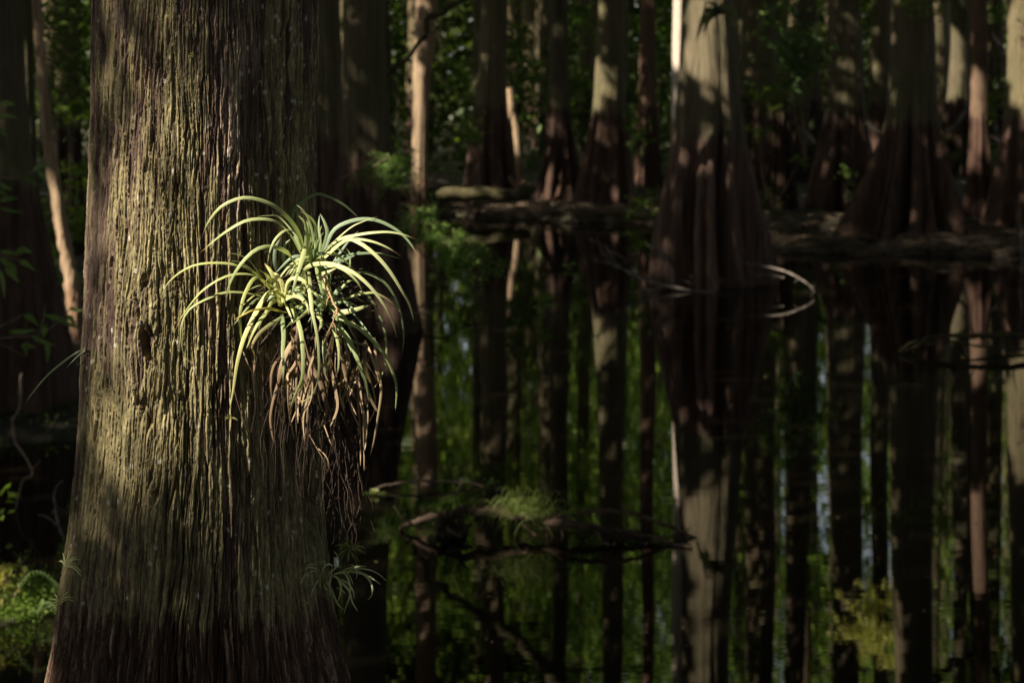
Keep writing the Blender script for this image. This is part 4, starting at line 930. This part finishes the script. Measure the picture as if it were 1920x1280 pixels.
# left wood
shrub("shrub", "dense dim green bushes filling the gap left of the near trunk at the top", "shrub", [(130, 30, 40, 40, 220), (125, 110, 40, 50, 220), (140, 200, 30, 50, 180), (75, 60, 24, 40, 70)], 34, 0.16, base=(130, 460))
shrub("shrub", "sunlit green bush at the foot of the slim leaning trunk", "shrub", [(100, 430, 30, 24, 90), (145, 330, 30, 30, 90), (145, 420, 24, 40, 110), (100, 490, 24, 24, 70), (75, 390, 16, 14, 40), (150, 540, 24, 14, 50)], 27.5, 0.13, base=(120, 600), cols=((0.07, 0.13, 0.02), (0.19, 0.26, 0.05)))
def sprig(name, label, cat, twigs, lvs, D, w, col=((0.12, 0.2, 0.06), (0.2, 0.28, 0.10))):
    root = tag(empty(name, P(*twigs[0][0], D)), label, cat)
    mb = MB()
    for t in twigs: tube(mb, [P(a, b, D) for a, b in t], [0.0005 * D, 0.00022 * D], 6, 16)
    mb.build("twig", M_twig, root)
    mb = MB()
    for pts in lvs:
        t = rng.uniform(); c = np.array(col[0]) * (1 - t) + np.array(col[1]) * t
        dd = [D + rng.uniform(-.05, .05) for _ in pts]
        strip(mb, [P(a, b, d) for (a, b), d in zip(pts, dd)], w * rng.uniform(.8, 1.2), 10, (rng.uniform(-.5, .5), -1, rng.uniform(0.2, 1)), 0.25, c, base=0.15, taper=0.8)
    mb.build("leaves", M_leaf, root); return root
sprig("twig_sprig", "leafy twig reaching in from the left edge before the leftmost cypress's base", "twig",
      [[(-30, 640), (20, 632), (70, 628), (100, 612), (135, 575)], [(-30, 625), (10, 608), (45, 588)], [(70, 628), (82, 600), (85, 570)], [(-30, 640), (10, 648), (40, 665)]],
      [[(85, 640), (90, 655), (88, 680)], [(82, 632), (84, 615), (86, 605)], [(82, 590), (110, 598), (155, 620)], [(45, 590), (60, 598), (72, 612)], [(15, 622), (40, 622), (70, 618)], [(60, 630), (80, 640), (105, 648)],
       [(40, 650), (55, 648), (66, 652)], [(50, 645), (48, 656), (50, 668)], [(130, 575), (145, 582), (160, 580)], [(125, 590), (135, 600), (142, 612)]], 15.5, 0.055)
sprig("twig_sprig", "green leaves hanging in at the left edge low on the leftmost cypress", "twig", [[(-30, 470), (10, 480), (40, 490)]],
      [[(0, 482), (15, 495), (30, 505)], [(35, 488), (50, 495), (66, 508)], [(20, 490), (26, 510), (30, 528)], [(-5, 500), (5, 525), (8, 560)], [(30, 472), (46, 468), (60, 474)], [(0, 470), (20, 474), (40, 478)], [(10, 500), (22, 516), (38, 530)]], 15.0, 0.048)
sprig("twig_sprig", "thin leafy twig crossing the leftmost cypress just below its colour change", "twig", [[(-30, 320), (20, 335), (70, 320)]],
      [[(60, 322), (78, 310), (98, 312)], [(70, 320), (80, 330), (82, 345)], [(45, 330), (60, 340), (70, 350)], [(0, 345), (12, 352), (24, 356)], [(0, 375), (20, 372), (36, 372)], [(0, 390), (24, 396), (46, 398)], [(-6, 360), (6, 362), (14, 368)]], 15.0, 0.048)
sprig("twig_sprig", "few narrow leaves at the left edge on the leftmost cypress's upper trunk", "twig", [[(-30, 215), (10, 222), (30, 222)]],
      [[(0, 195), (12, 194), (28, 196)], [(0, 218), (16, 218), (34, 222)], [(-6, 240), (4, 246), (14, 258)]], 15.0, 0.048)
# cypress sapling sprays right of the bromeliad: feathery sprays on thin twigs
def feather(label, twigs, D, n_per, size, cols=((0.05, 0.095, 0.03), (0.10, 0.16, 0.05)), name="sapling"):
    root = tag(empty(name, P(*twigs[0][0], D)), label, "sapling")
    mb = MB(); mt = MB()
    for t in twigs:
        p = smooth_path([P(a, b, D + rng.uniform(-.15, .15)) for a, b in t], 30); tube(mt, p, [0.0003 * D, 0.0001 * D], 5)
        for k in range(n_per):
            b0 = p[rng.integers(4, 30)]; d = rng.normal(size=3) * (1, 0.7, 0.5); d[2] -= 0.35; d /= np.linalg.norm(d)
            L = rng.uniform(0.5, 1.2) * size * 5; tt = np.linspace(0.1, 1, 12)[:, None]
            c = b0 + d * L * tt + np.array([0, 0, -0.25]) * L * tt ** 2
            leaves(mb, np.repeat(c, 2, 0) + rng.normal(0, size * 0.35, (24, 3)), size, 3.0, flat=0.5, cols=cols)
    mt.build("twig", M_twig, root); mb.build("foliage", M_leaf, root); return root
feather("feathery green cypress sapling spray over the water just right of the bromeliad", [[(735, 440), (790, 415), (850, 430), (905, 462), (942, 492)], [(790, 415), (810, 440), (850, 470), (870, 510)], [(840, 428), (870, 450), (900, 480), (912, 512)], [(760, 425), (780, 400), (815, 398)], [(800, 420), (830, 450), (845, 490)]], 24.5, 30, 0.05, cols=((0.10, 0.18, 0.055), (0.2, 0.3, 0.10)))
feather("feathery green spray in front of the stout olive cypress's base", [[(640, 335), (690, 312), (740, 310), (782, 325)], [(690, 312), (715, 330), (735, 350)], [(700, 312), (730, 296), (760, 300)]], 26.5, 22, 0.05, cols=((0.08, 0.15, 0.045), (0.16, 0.24, 0.08)))
feather("dim feathery twig low over the water right of the bromeliad", [[(740, 590), (790, 585), (830, 580)], [(760, 590), (790, 605), (815, 610)]], 27, 7, 0.04, cols=((0.03, 0.05, 0.02), (0.06, 0.085, 0.03)))
feather("golden-green sunlit spray high above the right bank, mirrored in the water", [[(1580, -260), (1620, -300), (1680, -330)], [(1600, -290), (1640, -275), (1690, -285)], [(1610, -280), (1650, -240), (1672, -215)]], 41, 13, 0.15, cols=((0.42, 0.42, 0.13), (0.68, 0.62, 0.26)), name="cypress_spray")
sprig("seedling", "small bright green seedling standing up from the water in mid pond", "seedling", [[(1020, 600), (1020, 580), (1019, 558)]],
      [[(1019, 562), (1030, 556), (1042, 556)], [(1019, 562), (1008, 558), (996, 560)], [(1019, 570), (1030, 572), (1040, 576)], [(1019, 570), (1008, 574), (998, 576)], [(1019, 558), (1014, 550), (1012, 544)], [(1019, 558), (1026, 552), (1030, 546)], [(1019, 580), (1012, 584), (1008, 590)]], 29.5, 0.075, ((0.14, 0.24, 0.05), (0.2, 0.3, 0.07)))
sprig("seedling", "tiny green seedling in the water right of the feathery spray", "seedling", [[(1066, 512), (1066, 495)]], [[(1066, 498), (1074, 494), (1080, 496)], [(1066, 498), (1058, 496), (1054, 500)], [(1066, 504), (1072, 506), (1076, 510)]], 36, 0.08, ((0.14, 0.24, 0.05), (0.2, 0.3, 0.07)))
# plants on the arched branch
def grass(label, x, y, n, ln, D, w, spread=1.5, cols=((0.12, 0.17, 0.04), (0.2, 0.25, 0.07)), name="grass_tuft", hang=0.8):
    root = tag(empty(name, P(x, y, D)), label, "grass"); mb = MB()
    for k in range(n):
        a = rng.normal(0, spread * 0.5); L = ln * rng.uniform(0.25, 1.25); x0 = x + rng.normal(0, ln * 0.25); dp = rng.normal(0, 0.06)
        pts = [P(x0, y, D), P(x0 + math.sin(a) * L * .5, y - math.cos(a) * L * .55, D - abs(dp) * .5), P(x0 + math.sin(a) * L * .85, y - math.cos(a) * L * .55 + abs(a) * L * .25, D - abs(dp)), P(x0 + math.sin(a) * L * .95, y - math.cos(a) * L * .4 + abs(a) * L * hang, D - abs(dp))]
        t = rng.uniform(); strip(mb, pts, w * rng.uniform(.7, 1.2), 12, (rng.uniform(-.5, .5), -1, .4), .3, np.array(cols[0]) * (1 - t) + np.array(cols[1]) * t)
    mb.build("blades", M_leaf, root); return root
grass("drooping tuft of bright grass growing on the middle of the dark arched branch", 985, 968, 130, 84, 16.0, 0.005, 1.5, hang=0.55, cols=((0.13, 0.18, 0.04), (0.28, 0.32, 0.10)))
grass("few upright grass blades on the left end of the dark arched branch", 822, 962, 7, 36, 16.0, 0.011, 0.6, hang=0.1)
sprig("seedling", "small broad-leaved seedling on the right half of the dark arched branch", "seedling", [[(1062, 985), (1066, 962)]], [[(1066, 965), (1076, 958), (1084, 962)], [(1066, 965), (1056, 960), (1050, 966)], [(1066, 962), (1070, 955), (1076, 955)], [(1066, 962), (1060, 956), (1058, 954)], [(1064, 972), (1072, 972), (1080, 974)]], 15.95, 0.034, ((0.13, 0.2, 0.05), (0.2, 0.27, 0.09)))
sprig("seedling", "pale leafy seedling at the right end of the thin bowed stick", "seedling", [[(935, 960), (932, 925), (925, 905)]], [[(925, 905), (918, 903), (912, 914)], [(925, 905), (934, 902), (938, 906)], [(930, 918), (940, 914), (952, 917)], [(946, 936), (952, 928), (956, 934)], [(925, 905), (922, 898), (926, 895)], [(932, 930), (944, 932), (952, 938)]], 17.4, 0.04, ((0.16, 0.23, 0.07), (0.25, 0.32, 0.14)))
# pale floating blossom
root = tag(empty("flower", P(701, 925, 17.5)), "pale blossom floating among leaves at the left end of the thin bowed stick", "flower"); mb = MB()
for a in np.linspace(0, 6.28, 8)[:-1]:
    c = P(702, 924, 17.5); d = np.array([math.cos(a), math.sin(a), 0.9]) * 0.035
    strip(mb, [c, c + d * .6, c + d], 0.035, 6, (0.1, -1, 0.5), .3, (0.5, 0.55, 0.3), base=.3)
mb.build("petals", M_brom, root); mb = MB()
for a in (0.1, 2.9, 3.6, -0.4, 0.5):
    c = P(702, 927, 17.5); d = np.array([math.cos(a) * 0.11, math.sin(a) * .1, 0.01]); strip(mb, [c, c + d * .5 + (0, 0, .01), c + d], 0.03, 6, (0, -.3, 1), .2, (0.2, 0.3, 0.08), base=.2)
mb.build("leaves", M_leaf, root)
mb = MB(); n = 420                              # bits floating on the water
Yf = rng.uniform(11, 36, n); Xf = rng.uniform(-0.12, 0.25, n) * Yf; ok = ground_z(Xf, Yf) < -0.1
leaves(mb, np.stack([Xf, Yf, np.full(n, 0.004)], 1)[ok], 0.03, 1.8, flat=0.97, cols=((0.10, 0.10, 0.04), (0.3, 0.24, 0.14)))
tag(mb.build("floating_bits", M_dead), "tiny leaf bits floating on the dark water", "leaf litter", kind="stuff")
# bottom-left ferns and groundcover
mb = MB(); n = 5200
c = P(30, 1165, 13.9) + rng.normal(0, 1, (n, 3)) * (0.15, 0.28, 0.045); c[:, 2] = 0.02 + np.abs(rng.normal(0, 0.07, n))
leaves(mb, c, 0.02, 1.8, flat=0.4, cols=((0.07, 0.13, 0.02), (0.22, 0.31, 0.07)))
tag(mb.build("ground_cover", M_leaf), "bright green small-leaved ground cover at the bottom left beside the near trunk", "ground cover", kind="stuff")
root = tag(empty("fern", P(40, 1130, 13.7)), "bright fern frond arching out of the ground cover at bottom left", "fern"); mb = MB()
for fr in ([(20, 1120), (50, 1078), (75, 1072), (100, 1090), (112, 1108)], [(60, 1160), (80, 1130), (98, 1135), (108, 1150)]):
    p = smooth_path([P(a, b, 13.6) for a, b in fr], 18); tube(mb, p, [0.003, 0.001], 4)
    for q in range(3, 18):
        for s_ in (-1, 1): strip(mb, [p[q], p[q] + np.array([0.01 * s_, -.008, .004]), p[q] + np.array([0.02 * s_, -.012, -.012 - .014 * s_])], 0.011, 5, (.1, -1, .5), .2, (0.13, 0.2, 0.05), base=.4)
mb.build("fronds", M_leaf, root)
shrub("herb", "yellowing broad leaves above the bright ground cover at the left edge", "herb", [(12, 1075, 14, 12, 26), (35, 1100, 20, 12, 30), (0, 1105, 14, 14, 30)], 13.7, 0.06, base=(15, 1150), cols=((0.11, 0.14, 0.03), (0.26, 0.21, 0.08)), aspect=1.6)
shrub("herb", "small upright herb with round leaves behind the fern at bottom left", "herb", [(38, 1035, 6, 5, 8), (40, 1055, 7, 5, 8)], 14.2, 0.05, base=(42, 1100), aspect=1.7)
shrub("herb", "bright yellow-green leaves poking in at the left edge above the ferns", "herb", [(-4, 920, 6, 14, 14), (2, 955, 6, 12, 10)], 13.5, 0.06, base=(-20, 1010), cols=((0.2, 0.3, 0.04), (0.28, 0.38, 0.07)), aspect=1.6)
mb = MB(); n = 3200
X = rng.uniform(-6.5, -3.0, n); Y = rng.uniform(18.6, 23, n); Z = ground_z(X, Y); ok = Z > -0.02
leaves(mb, np.stack([X, Y, Z + np.abs(rng.normal(0, .04, n))], 1)[ok], 0.05, 1.7, flat=.5, cols=((0.05, 0.075, 0.02), (0.10, 0.13, 0.04)))
tag(mb.build("ground_cover", M_leaf), "dim mossy ground cover on the left bank below the leftmost cypress", "ground cover", kind="stuff")
branch("hanging_vine", "thin crooked vine hanging over the dark water at the left", "vine", [("stem", [([(40, 700, 17), (38, 760, 17), (24, 790, 17), (32, 830, 17), (62, 885, 17), (40, 905, 17), (28, 960, 17)], [0.012, 0.012, 0.01, 0.009, 0.006])])], M_twig, P(40, 700, 17))
branch("stick", "thin forked dead twig rising from the dark water left of the near trunk", "stick", [("stem", [([(128, 1035, 15), (112, 990, 15), (102, 950, 15), (104, 915, 15), (118, 900, 15)], [0.008, 0.007, 0.004]), ([(108, 985, 15), (90, 970, 15), (72, 964, 15)], [0.006, 0.004])])], M_greylog, P(125, 1030, 15))
# bromeliad on the largest far cypress
root = tag(empty("bromeliad", P(1348, 25, 33.2)), "small dark bromeliad high on the sunlit side of the largest far cypress", "bromeliad"); mb = MB()
for k in range(34):
    a = rng.uniform(-2.2, 2.2); L = rng.uniform(25, 62); x, y = 1348, 26
    strip(mb, [P(x, y, 33.1), P(x + math.sin(a) * L * .5, y - math.cos(a) * L * .5, 32.95), P(x + math.sin(a) * L * .8, y - math.cos(a) * L * .3 + abs(a) * L * .4, 32.9)], 0.05, 9, (0, -1, .4), .4, (0.12, 0.14, 0.06), (0.2, 0.2, 0.1))
mb.build("leaves", M_brom, root)
